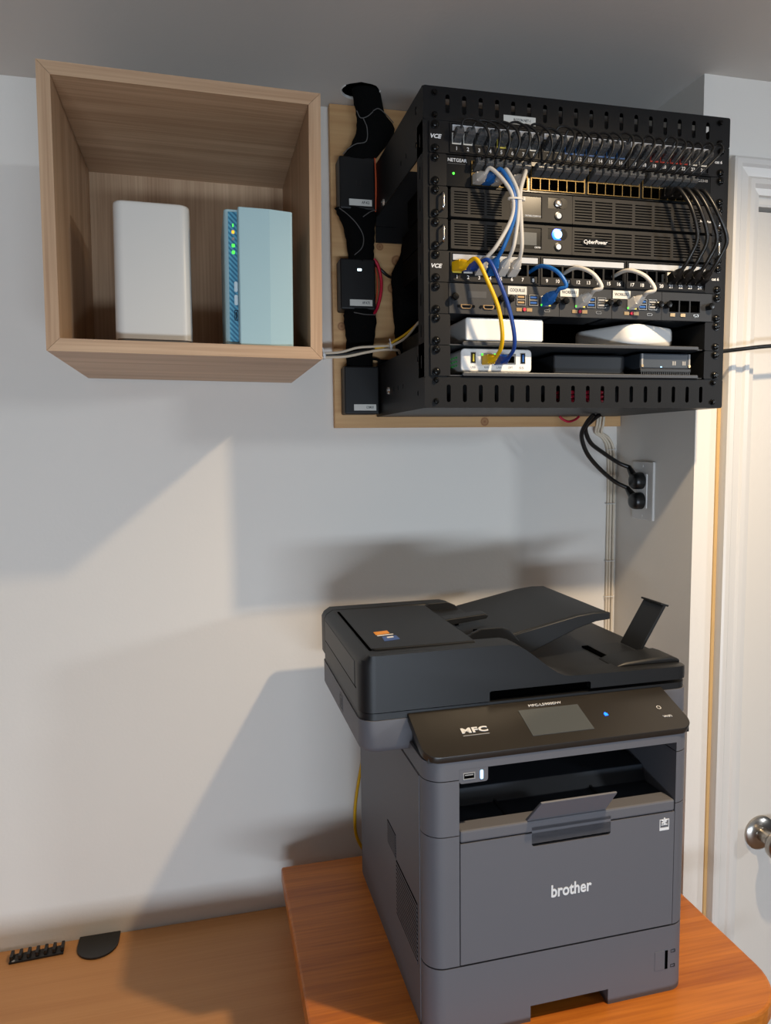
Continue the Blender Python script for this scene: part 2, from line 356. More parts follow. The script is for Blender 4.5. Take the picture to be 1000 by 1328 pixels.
part(ek, 'right_panel', MB().prism([(A, g), (A, A - g), (A - TH, A - TH - g), (A - TH, TH + g)], 'xz', -A, -0.001), 'oak_z')
part(ek, 'back_panel', MB().box(TH, A - TH, YB, YB + 0.006, TH, A - TH), 'oak_z')
# white router
ro = thing('router', 'tall white rounded router standing in the wall cube', 'router', eloc((0.1270, -0.250, TH)), ER)
part(ro, 'body', MB().loft([[(x * s_, y * s_, z) for x, y in rrect(-0.0505, 0.0505, -0.0505, 0.0505, 0.014, 8)] for z, s_ in ((0.010, 1.0), (0.187, 0.985), (0.1900, 0.975), (0.1915, 0.95))]), 'white_plastic', smooth=50)
part(ro, 'base', MB().loft([[(x * 0.96, y * 0.96, z) for x, y in rrect(-0.0505, 0.0505, -0.0505, 0.0505, 0.014, 8)] for z in (0, 0.010)]), 'grey_base', smooth=50)
part(ro, 'top_light', MB().box(-0.006, 0.006, -0.0486, -0.0470, 0.186, 0.1895), 'white_gloss')
for k in range(9): part(ro, 'vent', MB().cyl((-0.028 + k * 0.007, -0.0487, 0.0055), 'y', 0.0018, 0.001, 8), 'white_plastic')
# pale blue disk server
na = thing('disk_server', 'pale blue two-bay network disk server standing in the wall cube', 'disk server', eloc((0.2655, -0.26, TH)), ER, base=(0.2655, -0.26, TH))
NF, NT = -0.334, TH + 0.181
part(na, 'case', MB().prism(rrect(0.2215, 0.3125, NF + 0.004, -0.185, 0.006, 4), 'xy', TH + 0.002, NT), 'nas_blue', bevel=0.0012, smooth=40)
fs = part(na, 'front_strip', MB().box(0.2270, 0.2385, NF + 0.0020, NF + 0.006, TH + 0.006, NT - 0.004), 'nas_strip')
part(na, 'drive_cover', MB().prism([(0.2395, NF + 0.003), (0.2395, NF - 0.006), (0.2410, NF - 0.0075), (0.2810, NF - 0.0075), (0.3110, NF - 0.0020), (0.3125, NF), (0.3125, NF + 0.003)], 'xy', TH + 0.001, NT + 0.0005), 'nas_blue', bevel=0.0008)
for k, m_ in enumerate(('led_green', 'led_orange', 'print_grey', 'led_green', 'led_green')):
    z = 0.1755 - k * 0.0088
    part(na, 'indicator', MB().prism(rrect(0.2315 if k else 0.2325, 0.2350 if k else 0.2340, z - 0.0020, z + 0.0020, 0.0007, 2), 'xz', NF + 0.0014, NF + 0.0021), m_)
for z in (0.095, 0.0775):
    part(na, 'button', MB().prism(rrect(0.2335, 0.2382, z - 0.0070, z + 0.0070, 0.0022, 4), 'xz', NF + 0.0006, NF + 0.0021), 'nas_button', bevel=0.0003)
part(na, 'usb_port', MB().plate(rect(0.2335, 0.2382, 0.0505, 0.0640), [rect(0.2342, 0.2375, 0.0512, 0.0633)], 'xz', NF + 0.0008, NF + 0.0021).box(0.2352, 0.2366, NF + 0.0014, NF + 0.002, 0.0525, 0.062), 'lcd')
part(na, 'foot', MB().box(0.228, 0.306, NF + 0.01, -0.195, TH, TH + 0.002), 'grommet')

# ------------------------------------------------------------------ pine backing board
solo('backing_board', MB().box(0.4245, 1.0165, -0.018, -0.0005, -0.0855, CE - 0.001), 'pine', 'knotty pine backing board screwed to the wall behind the rack', 'board', bevel=0.001)

# ------------------------------------------------------------------ rack (drawn in rack coordinates: x right, y into the wall, z up from the lowest unit)
RX, RY, RZ, U = 0.5025, -0.336, -0.0201, 0.04445
def rthing(name, label, cat, b, group=None): return thing(name, label, cat, (RX + b[0], RY + b[1], RZ + b[2]), None, group, b)
rk = rthing('equipment_rack', 'black open-frame wall rack full of network equipment', 'rack', (0.25, 0.16, -0.0455))
def bar(z0, z1, zc):
    return MB().plate(rrect(0, 0.5, z0, z1, 0.003, 3), [slot(0.0365 + k * 0.02492, zc, 0.0062, 0.0255) for k in range(18)], 'xz', -0.0005, 0.0015)
part(rk, 'top_bar', bar(0.3566, 0.402, 0.3795).box(0.001, 0.499, 0.0015, 0.03, 0.4005, 0.402), 'rack_black')
part(rk, 'bottom_bar', bar(-0.0455, -0.0008, -0.0245), 'rack_black')
part(rk, 'bottom_plate', MB().box(0.001, 0.499, 0.0015, 0.312, -0.0455, -0.0440), 'rack_black')
for z0, z1 in ((0.3566, 0.402), (-0.044, -0.002)): part(rk, 'cross_brace', MB().box(0.012, 0.495, 0.05, 0.052, z0, z1), 'rack_inner')  # widened past the end slots to hide the lit wall and keep them dark
for sx in (0, 1):
    x0, x1 = (0, 0.0018) if sx == 0 else (0.4982, 0.5)
    hs = [slot(0.035, 0.382, 0.007, 0.012), slot(0.035, 0.334, 0.008, 0.008)] + [slot(0.09 + 0.03 * k, 0.340, 0.004, 0.008) for k in range(2)]
    part(rk, 'side_plate', MB().plate(rect(0.0015, 0.312, 0.312, 0.402), hs, 'yz', x0, x1), 'rack_black')
    hs = [slot(0.035, 0.028, 0.006, 0.008), slot(0.035, -0.022, 0.006, 0.008)] + [slot(0.12 + 0.03 * k, -0.005, 0.004, 0.008) for k in range(3)]
    part(rk, 'side_plate', MB().plate(rect(0.0015, 0.312, -0.0455, 0.048), hs, 'yz', x0, x1), 'rack_black')
    xa, xb = (0.0, 0.034) if sx == 0 else (0.466, 0.5)
    part(rk, 'rail', MB().box(xa, xb, 0.0, 0.0018, -0.0008, 0.3566).plate(rect(0.0018, 0.030, -0.0008, 0.3566), [slot(0.016, 0.022 + U * k, 0.004, 0.018) for k in range(8)], 'yz', x0, x1), 'rack_black')
    xa, xb = (0.003, 0.04) if sx == 0 else (0.46, 0.497)
    for z0, z1 in ((0.30, 0.402), (-0.0455, 0.06)): part(rk, 'rear_upright', MB().box(xa, xb, 0.309, 0.3118, z0, z1), 'rack_black')
for z0, z1 in ((0.272, 0.402), (-0.0455, 0.03)): part(rk, 'rear_beam', MB().box(0.003, 0.497, 0.312, 0.316, z0, z1), 'rack_black')
part(rk, 'rear_blackout', MB().box(0.085, 0.497, 0.3075, 0.3088, -0.040, 0.400), 'rack_inner')  # added black sheet, hides the lit board so the rack interior stays dark
part(rk, 'right_panel', MB().box(0.4965, 0.4980, 0.032, 0.3075, 0.048, 0.312), 'rack_inner')  # added closer on this side, keeps lamp light out of the rack
def screw_mesh(r, m_):
    mb = MB().lathe((0, 0.0, 0), (0, -1, 0), [(0, r * 1.27), (0.0012, r * 1.27), (0.0013, r), (0.0035, r), (0.0046, r * 0.75), (0.0049, r * 0.3)], 14)
    mb.box(-r * 0.6, r * 0.6, -0.0052, -0.0044, -r * 0.12, r * 0.12).box(-r * 0.12, r * 0.12, -0.0052, -0.0044, -r * 0.6, r * 0.6)
    return mb.mesh('screw', m_, 40)
SM = screw_mesh(0.0048, 'screw_black'); SB = screw_mesh(0.0036, 'screw_black')
def screws(root, pts, me, y=-0.002):
    b = Vector(OFF[root.name])
    for x, z in pts:
        o = bpy.data.objects.new('screw', me); COL.objects.link(o); o.parent = root; o.location = Vector((x, y, z)) - b; o.rotation_euler = (0, R(random.uniform(0, 90)), 0)
screws(rk, [(x, z) for x in (0.0170, 0.4815) for z in (0.393, 0.363, -0.0055, -0.036)], SB, -0.0005)
part(rk, 'side_bolt', MB().lathe((0.0, 0.235, 0.318), (-1, 0, 0), [(0, 0.006), (0.003, 0.005), (0.004, 0.002)], 12), 'steel')
part(rk, 'side_bolt', MB().lathe((0.0, 0.215, -0.004), (-1, 0, 0), [(0, 0.007), (0.003, 0.006), (0.004, 0.002)], 12), 'steel')
lb = part(rk, 'paper_label', MB().box(0.121, 0.171, -0.0012, -0.0006, 0.3608, 0.3725), 'paper', label='white printed label on the top bar')
part(lb, 'lettering', MB().text('ROZON NET-1', (0.150, -0.0013, 0.3668), 0.0052, width=0.026), 'print_dark')

def zU(k): return 0.3556 - U * k                       # bottom of unit k (1 = top)
GX = [0.049 + 0.017 * i for i in range(8)] + [0.190 + 0.017 * i for i in range(8)] + [0.332 + 0.017 * i for i in range(8)]
EAR = [(0.0170, 0.0063), (0.0170, 0.0381), (0.4830, 0.0063), (0.4830, 0.0381)]
def earscrews(root, z): screws(root, [(x, z + dz) for x, dz in EAR], SM, -0.0025)
def patch_panel(k, label):
    z = zU(k); p_ = rthing('patch_bay', label, 'patch panel', (0.25, 0.02, z))
    zc = z + 0.0215
    part(p_, 'faceplate', MB().plate(rrect(0.0085, 0.4911, z + 0.0005, z + U - 0.0005, 0.002, 2), [rect(x - 0.0071, x + 0.0071, zc - 0.0080, zc + 0.0082) for x in GX], 'xz', -0.0025, -0.0002), 'face_black')
    part(p_, 'backing', MB().box(0.036, 0.466, 0.024, 0.028, z + 0.004, z + U - 0.004).box(0.036, 0.466, -0.0002, 0.028, z + 0.003, z + 0.006).box(0.036, 0.466, -0.0002, 0.028, z + 0.036, z + 0.039), 'cavity')
    fr = MB()
    for a, b in ((0.0385, 0.1775), (0.1795, 0.3195), (0.3215, 0.4615)):
        fr.plate(rect(a, b, z + 0.002, z + 0.0425), [rect(a + 0.002, b - 0.002, z + 0.0035, z + 0.041)], 'xz', -0.0045, -0.0025)
    part(p_, 'port_frame', fr, 'face_black')
    for a, b in ((0.0425, 0.1745), (0.1835, 0.3165), (0.3255, 0.4595)):
        part(p_, 'label_strip', MB().box(a, b, -0.0042, -0.0025, z + 0.0318, z + 0.0398), 'strip_paper')
    nm = MB()
    for i, x in enumerate(GX): nm.text(str(i + 1), (x, -0.0027, z + 0.0080), 0.0072, bold=0.01)
    part(p_, 'port_numbers', nm, 'print_white')
    part(p_, 'lettering', MB().text('VCE', (0.0172, -0.0027, z + 0.0222), 0.0078, bold=0.03, shear=0.25, width=0.0165), 'print_white')
    part(p_, 'lettering', MB().text('cat 6', (0.4790, -0.0027, z + 0.0222), 0.0062, bold=0.015, width=0.013), 'print_white')
    earscrews(p_, z); return p_, zc
P1, zc1 = patch_panel(1, 'black patch panel at the top of the rack, all ports plugged')
P2, zc2 = patch_panel(5, 'black patch panel in mid rack with many empty ports')
JC = {1: 'white', 2: 'white', 5: 'yellow', 8: 'white', 11: 'blue', 12: 'blue', 13: 'blue', 14: 'blue', 15: 'blue', 16: 'blue', 19: 'red', 20: 'red', 21: 'red', 22: 'red', 23: 'white', 24: 'white'}
def jack(root, x, zc, col):
    part(root, 'jack', MB().plate(rect(x - 0.0068, x + 0.0068, zc - 0.0076, zc + 0.0078), [rect(x - 0.0048, x + 0.0048, zc - 0.004, zc + 0.004)], 'xz', -0.0030, 0.012), 'jack_' + col)
for i in range(24): jack(P1, GX[i], zc1, JC.get(i + 1, 'dark'))
for i, c in ((0, 'yellow'), (1, 'white'), (2, 'white'), (3, 'blue'), (4, 'white'), (5, 'white'), (20, 'white'), (21, 'white'), (22, 'white'), (23, 'white')): jack(P2, GX[i], zc2, c)

# network switch
z2 = zU(2); sw = rthing('network_switch', 'black rack network switch below the top patch panel', 'network switch', (0.25, 0.1, z2))
part(sw, 'ear', MB().prism(rrect(0.0085, 0.034, z2 + 0.0005, z2 + U - 0.0005, 0.002, 2), 'xz', -0.0025, -0.0002), 'face_black')
part(sw, 'ear', MB().prism(rrect(0.466, 0.4911, z2 + 0.0005, z2 + U - 0.0005, 0.002, 2), 'xz', -0.0025, -0.0002), 'face_black')
TX = [0.0790 + 0.0917 * gq + 0.0142 * j for gq in range(4) for j in range(6)]
ZTOP, ZBOT = z2 + 0.0290, z2 + 0.0118
holes = [rect(0.0708 + 0.0917 * gq, 0.0708 + 0.0917 * gq + 0.0874, z2 + 0.0035, z2 + 0.0372) for gq in range(4)]
part(sw, 'front', MB().plate(rect(0.034, 0.466, z2 + 0.001, z2 + U - 0.001), holes, 'xz', -0.002, 0.001), 'lcd')
part(sw, 'body', MB().box(0.034, 0.466, 0.016, 0.205, z2 + 0.001, z2 + U - 0.001).box(0.034, 0.466, 0.001, 0.016, z2 + 0.038, z2 + U - 0.001).box(0.034, 0.466, 0.001, 0.016, z2 + 0.001, z2 + 0.003), 'cavity')
for gq in range(4):
    a = 0.0708 + 0.0917 * gq
    hs = [rect(TX[gq * 6 + j] - 0.0065, TX[gq * 6 + j] + 0.0065, zz - 0.0074, zz + 0.0080) for j in range(6) for zz in (ZTOP, ZBOT)]
    part(sw, 'port_block', MB().plate(rect(a, a + 0.0874, z2 + 0.0035, z2 + 0.0372), hs, 'xz', -0.004, 0.012), 'gold_steel', label='metal shielded block of twelve network ports')
part(sw, 'lettering', MB().text('NETGEAR', (0.0355, -0.0022, z2 + 0.0365), 0.0066, align='LEFT', bold=0.01, width=0.0285), 'print_white')
part(sw, 'small_print', MB().box(0.0358, 0.0625, -0.0023, -0.0019, z2 + 0.0314, z2 + 0.0324), 'print_dark')
part(sw, 'lettering', MB().text('GS348', (0.4520, -0.0022, z2 + 0.0370), 0.0056, width=0.0175), 'print_grey')
part(sw, 'power_light', MB().cyl((0.0445, -0.0022, z2 + 0.0185), 'y', 0.0017, 0.001, 12), 'led_green')
earscrews(sw, z2)

# two battery backup units
def ups(k, label, lit):
    z = zU(k); u = rthing('battery_backup', label, 'battery backup', (0.25, 0.12, z), 'battery backup units in the rack')
    for xa, xb in ((0.0085, 0.0355), (0.4700, 0.4911)):
        part(u, 'ear', MB().prism(rrect(xa, xb, z + 0.0005, z + U - 0.0005, 0.002, 2), 'xz', -0.0025, -0.0002), 'face_black')
    for x in (0.0265, 0.4780):
        part(u, 'ear_handle', MB().tube([(x, -0.003, z + 0.0105), (x, -0.0105, z + 0.0115), (x, -0.0115, z + 0.022), (x, -0.0105, z + 0.0325), (x, -0.003, z + 0.0335)], 0.0016, 6, 3), 'steel', smooth=60)
    part(u, 'body', MB().box(0.037, 0.468, 0.004, 0.25, z + 0.001, z + U - 0.001), 'cavity')
    z0, z1 = z + 0.0025, z + 0.0425
    hs = []
    for a, b in ((0.0440, 0.0645), (0.0685, 0.0895), (0.0935, 0.1165)):
        hs += [rect(a, b, z0 + 0.0045 + 0.0036 * q, z0 + 0.0062 + 0.0036 * q) for q in range(9)]
    part(u, 'left_grille', MB().plate(rrect(0.039, 0.1285, z0, z1, 0.001, 1), hs, 'xz', -0.006, 0.002), 'bezel', bevel=0)
    part(u, 'control_bezel', MB().plate(rect(0.1287, 0.2285, z0, z1), [rect(0.131, 0.1795, z0 + 0.005, z1 - 0.004), rect(0.1895, 0.2165, z1 - 0.0195, z1 - 0.004)], 'xz', -0.006, 0.002), 'bezel')
    hs = []
    for c in range(7):
        a = 0.2325 + c * 0.0335; b = min(a + 0.0285, 0.4475)
        hs += [rect(a, b, z0 + 0.0045 + 0.0040 * q, z0 + 0.0064 + 0.0040 * q) for q in range(8)]
    part(u, 'right_grille', MB().plate(rrect(0.2290, 0.468, z0, z1, 0.001, 1), hs, 'xz', -0.006, 0.002), 'bezel')
    part(u, 'grille_shade', MB().box(0.04, 0.128, 0.002, 0.0035, z0 + 0.001, z1 - 0.001).box(0.23, 0.467, 0.002, 0.0035, z0 + 0.001, z1 - 0.001), 'hole')  # black sheets painted as the shade behind the grille slots
    d = part(u, 'display', MB().box(0.131, 0.1795, -0.0045, 0.002, z0 + 0.005, z1 - 0.004), 'lcd')
    if lit: part(d, 'screen', MB().box(0.136, 0.172, -0.0048, -0.0044, z0 + 0.011, z1 - 0.011), 'lcd_grey')
    part(d, 'lettering', MB().text('OR700LCDRM1U' if not lit else 'OR700', (0.1785, -0.0048, z0 + 0.008), 0.0034, align='RIGHT', bold=0.01), 'print_white')
    bt = part(u, 'power_button', MB().box(0.1895, 0.2165, -0.0052, 0.002, z1 - 0.0195, z1 - 0.004).cyl((0.213, -0.0064, z1 - 0.0118), 'y', 0.0078, 0.008, 20), 'lcd', smooth=40)
    part(bt, 'button_cap', MB().lathe((0.2055, -0.0052, z1 - 0.0118), (0, -1, 0), [(0, 0.0064), (0.002, 0.0062), (0.003, 0.005), (0.0031, 0.0003)], 20), 'led_bluewhite' if lit else 'nickel', smooth=40)
    if lit: part(bt, 'glow_ring', MB().lathe((0.2055, -0.0050, z1 - 0.0118), (0, -1, 0), [(0, 0.0092), (0.0008, 0.0092), (0.0012, 0.0064)], 24), 'led_blue', smooth=40)
    part(u, 'key_ring', MB().lathe((0.2060, -0.0055, z0 + 0.0100), (0, -1, 0), [(0, 0.0062), (0.0016, 0.0062), (0.0018, 0.0045)], 20), 'lcd', smooth=40)
    part(u, 'key', MB().lathe((0.2060, -0.0060, z0 + 0.0100), (0, -1, 0), [(0, 0.0042), (0.0022, 0.0040), (0.0028, 0.002)], 16), 'print_white', smooth=40)
    lg = [(0.2655 + 0.0225 * math.cos(t), z0 + 0.0195 + 0.0062 * math.sin(t) - 0.0000) for t in [2 * math.pi * q / 24 for q in range(24)]]
    if lit:
        bd = part(u, 'badge', MB().prism(lg, 'xz', -0.0078, -0.0055), 'lcd', label='oval badge with the maker name')
        part(bd, 'lettering', MB().text('CyberPower', (0.2655, -0.0080, z0 + 0.0195), 0.0078, shear=0.2, bold=0.015, width=0.039), 'print_white')
    else:
        part(u, 'lettering', MB().text('Smart App', (0.4560, -0.0062, z0 + 0.0170), 0.0042, bold=0.02, width=0.020), 'print_white')
    earscrews(u, z); return u
ups(3, 'upper of the two battery backup units, power button unlit', False)
ups(4, 'lower of the two battery backup units, blue glowing power button', True)

# single-board computer mount
z6 = zU(6); pm = rthing('computer_mount', 'dark mount plate holding a row of single-board computers', 'computer mount', (0.25, 0.03, z6))
part(pm, 'frame', MB().plate(rrect(0.0085, 0.4911, z6 + 0.0005, z6 + U - 0.0005, 0.002, 2), [rect(0.0385, 0.4715, z6 + 0.0015, z6 + U - 0.0015)], 'xz', -0.0022, 0.0), 'face_black')
mat('mount_grey', (36, 38, 42), 0.45, spec=0.4)
TRAYS = ((0.0368, 0.1225), (0.1232, 0.2098), (0.2105, 0.2972), (0.2980, 0.3835), (0.3842, 0.4735))
zt = z6 + 0.0222
def thumb(root, x):
    part(root, 'thumb_screw', MB().lathe((x, -0.0035, zt + 0.001), (0, -1, 0), [(0, 0.0048), (0.002, 0.0052), (0.009, 0.0052), (0.0105, 0.0042), (0.0108, 0.0005)], 12), 'screw_black', smooth=30)
def ports_pi(t, x0, k):
    """ports and lights of one board; x0 is the tray's left edge"""
    usb = [(x0 + 0.0175, 'brass' if k == 1 else 'usb_blue'), (x0 + 0.0375, 'usb_blue')] if k == 1 else [(x0 + 0.0445, 'usb_blue'), (x0 + 0.0620, 'print_grey')]
    for x, c in usb:
        us = part(t, 'usb_socket', MB().plate(rect(x, x + 0.0145, zt - 0.0070, zt + 0.0090), [rect(x + 0.001, x + 0.0135, zt - 0.0060, zt + 0.0005), rect(x + 0.001, x + 0.0135, zt + 0.0018, zt + 0.0080)], 'xz', -0.0052, -0.003).box(x + 0.001, x + 0.0135, -0.0034, -0.003, zt - 0.0060, zt + 0.0080), 'steel')
        part(us, 'tongue', MB().box(x + 0.0022, x + 0.0123, -0.0048, -0.0030, zt - 0.0038, zt - 0.0012).box(x + 0.0022, x + 0.0123, -0.0048, -0.0030, zt + 0.0040, zt + 0.0066), c)
    xe = x0 + 0.0560 if k == 1 else x0 + 0.0250
    part(t, 'network_socket', MB().plate(rect(xe, xe + 0.0160, zt - 0.0072, zt + 0.0078), [rect(xe + 0.002, xe + 0.014, zt - 0.005, zt + 0.0050)], 'xz', -0.0054, -0.003), 'steel')
    part(t, 'socket_light', MB().box(xe + 0.0003, xe + 0.0026, -0.0058, -0.0053, zt - 0.0066, zt - 0.0042), 'led_green')
    part(t, 'socket_light', MB().box(xe + 0.0130, xe + 0.0156, -0.0058, -0.0053, zt - 0.0066, zt - 0.0042), 'led_yellow')
    xb = x0 + 0.0175 if k == 1 else x0 + 0.0205
    for x in (xb, xb + 0.0165): part(t, 'card_slot', MB().box(x, x + 0.0085, -0.0046, -0.003, zt - 0.0155, zt - 0.0105), 'brass')
    part(t, 'reset_button', MB().cyl((xb + 0.0125, -0.006, zt - 0.0128), 'y', 0.0025, 0.004, 12), 'pcb_red')
    xu = x0 + 0.0620 if k == 1 else x0 + 0.0600
    part(t, 'power_slot', MB().plate(rrect(xu, xu + 0.0095, zt - 0.0155, zt - 0.0115, 0.0018, 3), [rrect(xu + 0.001, xu + 0.0085, zt - 0.0147, zt - 0.0123, 0.001, 2)], 'xz', -0.0042, -0.003), 'steel')
names = {1: 'COQUILLE', 2: 'WORKER1', 3: 'WORKER2'}
for k, (a, b) in enumerate(TRAYS):
    za, zb = z6 + 0.001, z6 + U - 0.001
    hs = []
    if k == 4: hs = [rect(a + 0.0130 + q * 0.0190, a + 0.0300 + q * 0.0190, zt - 0.0085, zt + 0.0095) for q in range(3)]
    t = part(pm, 'tray', MB().plate(rect(a, b, za, zb), hs, 'xz', -0.0035, -0.0012).box(a + 0.004, b - 0.004, 0.012, 0.075, za + 0.003, za + 0.006), 'mount_grey', bevel=0,
             label=('computer tray with two video ports', 'computer tray labelled COQUILLE', 'computer tray labelled WORKER1', 'computer tray labelled WORKER2', 'empty computer tray with three square openings')[k])
    if k == 4: part(t, 'opening_shade', MB().box(a + 0.010, a + 0.075, 0.004, 0.006, zt - 0.0105, zt + 0.0115), 'hole')  # black sheet, shade of the three openings put into its colour
    for x in (a + 0.0068, b - 0.0068): thumb(t, x)
    if k in names:
        lx = a + 0.004 if k == 1 else a + 0.0008
        n_ = part(t, 'name_label', MB().box(lx, lx + 0.0300, -0.0042, -0.0036, zt + 0.0085, zt + 0.0205), 'paper')
        part(n_, 'lettering', MB().text(names[k], (lx + 0.015, -0.0043, zt + 0.0147), 0.0062, bold=0.005, width=0.0235), 'print_dark')
        ports_pi(t, a, k)
    if k == 0:
        for x in (a + 0.0255, a + 0.0600):
            hp = [(x - 0.0085, zt - 0.0085), (x + 0.0085, zt - 0.0085), (x + 0.0085, zt - 0.0120), (x + 0.0060, zt - 0.0145), (x - 0.0060, zt - 0.0145), (x - 0.0085, zt - 0.0120)]
            hi = [(x + (q[0] - x) * 0.82, zt - 0.0115 + (q[1] - zt + 0.0115) * 0.72) for q in hp]
            h_ = part(t, 'video_socket', MB().plate(hp, [hi], 'xz', -0.0055, -0.003), 'brass')
            part(h_, 'tongue', MB().box(x - 0.005, x + 0.005, -0.0050, -0.003, zt - 0.0118, zt - 0.0106), 'cavity')
            part(t, 'panel_screw', MB().cyl((x - 0.0115, -0.0048, zt - 0.0110), 'y', 0.0022, 0.002, 10), 'screw_black')
            part(t, 'panel_screw', MB().cyl((x + 0.0115, -0.0048, zt - 0.0110), 'y', 0.0022, 0.002, 10), 'screw_black')
        part(t, 'plaque', MB().box(a + 0.0290, a + 0.0570, -0.0039, -0.0034, zt + 0.0015, zt + 0.0110), 'shelf_grey')
    if k == 4:
        for x in (a + 0.0145, a + 0.0330): part(t, 'card_slot', MB().box(x, x + 0.0085, -0.0046, -0.003, zt - 0.0155, zt - 0.0105), 'brass')
        part(t, 'power_slot', MB().plate(rrect(a + 0.0560, a + 0.0655, zt - 0.0150, zt - 0.0112, 0.0018, 3), [rrect(a + 0.0570, a + 0.0645, zt - 0.0143, zt - 0.0119, 0.001, 2)], 'xz', -0.0042, -0.003), 'steel')
earscrews(pm, z6)

# two shelves
def shelf(k, label):
    z = zU(k); s_ = rthing('rack_shelf', label, 'rack shelf', (0.25, 0.12, z))
    part(s_, 'tray', MB().box(0.036, 0.464, 0.003, 0.255, z + 0.0010, z + 0.0025), 'shelf_grey')
    part(s_, 'front_lip', MB().prism(rrect(0.057, 0.452, z + 0.0005, z + 0.0062, 0.002, 2), 'xz', -0.004, 0.003), 'shelf_grey', bevel=0.001)
    for xa, xb in ((0.0085, 0.0385), (0.4630, 0.4911)):
        part(s_, 'ear', MB().prism(rrect(xa, xb, z + 0.0005, z + U - 0.0005, 0.002, 2), 'xz', -0.0025, -0.0002), 'face_black')
    for x in (0.0360, 0.4630): part(s_, 'side_wall', MB().box(x, x + 0.0015, 0.0, 0.255, z + 0.0025, z + U - 0.002), 'rack_inner')
    earscrews(s_, z); return z + 0.0025
zs1 = shelf(7, 'dark grey vented rack shelf with white box and white puck')
zs2 = shelf(8, 'dark grey rack shelf with mini router and black boxes')
def rsolo(b): return (RX + b[0], RY + b[1], RZ + b[2])
wb = thing('white_box', 'plain white rectangular box on the upper rack shelf', 'device', rsolo((0.1265, 0.004, zs1)))
part(wb, 'shell', MB().box(-0.0615, 0.0615, 0, 0.12, 0.0060, 0.0395), 'white_gloss', bevel=0.003, segs=3)
part(wb, 'foot', MB().box(-0.052, 0.052, 0.01, 0.11, 0, 0.006), 'grey_base')
part(wb, 'seam', MB().box(0.0595, 0.0618, 0.001, 0.119, 0.008, 0.037), 'white_plastic', bevel=0.001)
pk = thing('white_puck', 'white rounded square network hub on the upper rack shelf', 'network hub', rsolo((0.366, 0.075, zs1)), (0, 0, R(24)))
sq = rrect(-0.062, 0.062, -0.062, 0.062, 0.026, 8)
part(pk, 'shell', MB().loft([[(x * s_, y * s_, z) for x, y in sq] for z, s_ in ((0.004, 0.88), (0.008, 0.95), (0.012, 0.985), (0.018, 1.0), (0.032, 1.0), (0.036, 0.985), (0.0375, 0.96))]), 'white_gloss', smooth=50)
part(pk, 'base', MB().loft([[(x * 0.84, y * 0.84, z) for x, y in sq] for z in (0, 0.004)]), 'grey_base')
mr = rthing('mini_router', 'small white travel router with yellow and navy cables plugged in', 'router', (0.1165, 0.02, zs2))
zr = zs2 + 0.0055
part(mr, 'shell', MB().prism(rrect(0.060, 0.173, zr, zr + 0.0345, 0.006, 4), 'xz', 0.012, 0.105), 'white_gloss', bevel=0.0015, smooth=40)
for x in (0.0705, 0.1620): part(mr, 'foot', MB().cyl((x, 0.018, zs2), 'z', 0.0048, 0.0056, 14), 'white_gloss', smooth=40)
for x in (0.0705, 0.1620): part(mr, 'foot', MB().cyl((x, 0.095, zs2), 'z', 0.0048, 0.0056, 14), 'white_gloss', smooth=40)
for x, m_ in ((0.0790, 'led_green'), (0.1585, 'usb_blue')):
    us = part(mr, 'usb_socket', MB().plate(rect(x - 0.0040, x + 0.0040, zr + 0.0130, zr + 0.0290), [rect(x - 0.0032, x + 0.0032, zr + 0.0138, zr + 0.0282)], 'xz', 0.0112, 0.0125), 'steel')
    part(us, 'tongue', MB().box(x - 0.0032, x + 0.0032, 0.0117, 0.0119, zr + 0.0138, zr + 0.0282), 'cavity')
    part(us, 'contact', MB().box(x - 0.0008, x + 0.0018, 0.0113, 0.0117, zr + 0.0155, zr + 0.0265), 'usb_blue' if m_ == 'usb_blue' else 'jack_yellow')
for x in (0.1000, 0.1200, 0.1385):
    ns = part(mr, 'network_socket', MB().plate(rect(x - 0.0085, x + 0.0085, zr + 0.0120, zr + 0.0275), [rect(x - 0.0060, x + 0.0060, zr + 0.0140, zr + 0.0240)], 'xz', 0.0110, 0.0125), 'steel')
    part(ns, 'cavity', MB().box(x - 0.0060, x + 0.0060, 0.0118, 0.0120, zr + 0.0140, zr + 0.0240), 'hole')
    if x < 0.13: part(ns, 'socket_light', MB().box(x - 0.0083, x - 0.0055, 0.0106, 0.0111, zr + 0.0245, zr + 0.0272), 'led_green')
lt = MB()
for s_, x in (('WAN', 0.1000), ('LAN', 0.1200), ('OPT', 0.1385), ('SS', 0.1565)): lt.text(s_, (x, 0.0119, zr + 0.0070), 0.0048, width=0.0075)
lt.text('USB', (0.0790, 0.0119, zr + 0.0070), 0.0048, width=0.0075)
part(mr, 'lettering', lt, 'print_grey')
dv = MB()
for q in range(5):
    for s_ in range(3): dv.box(0.0597, 0.0601, 0.030 + q * 0.010, 0.036 + q * 0.010, zr + 0.010 + s_ * 0.006, zr + 0.0125 + s_ * 0.006)
part(mr, 'side_vent', dv, 'led_green_dim', label='side vents glowing green')
bb = thing('black_box', 'plain black drive enclosure on the lower rack shelf', 'drive enclosure', rsolo((0.283, 0.034, zs2)))
part(bb, 'shell', MB().box(-0.062, 0.062, 0, 0.13, 0.006, 0.0365), 'device_black', bevel=0.003, segs=3)
part(bb, 'foot', MB().box(-0.045, 0.045, 0.01, 0.12, 0, 0.006), 'grommet')
rd = thing('ribbed_device', 'smoky grey drive dock with a ribbed base on the lower shelf', 'drive dock', rsolo((0.404, 0.012, zs2)))
part(rd, 'cover', MB().box(-0.0455, 0.0455, 0, 0.11, 0.0145, 0.0385), 'device_smoke', bevel=0.002)
part(rd, 'base', MB().box(-0.0455, 0.0455, -0.001, 0.11, 0.009, 0.0145), 'device_black', bevel=0.0008)
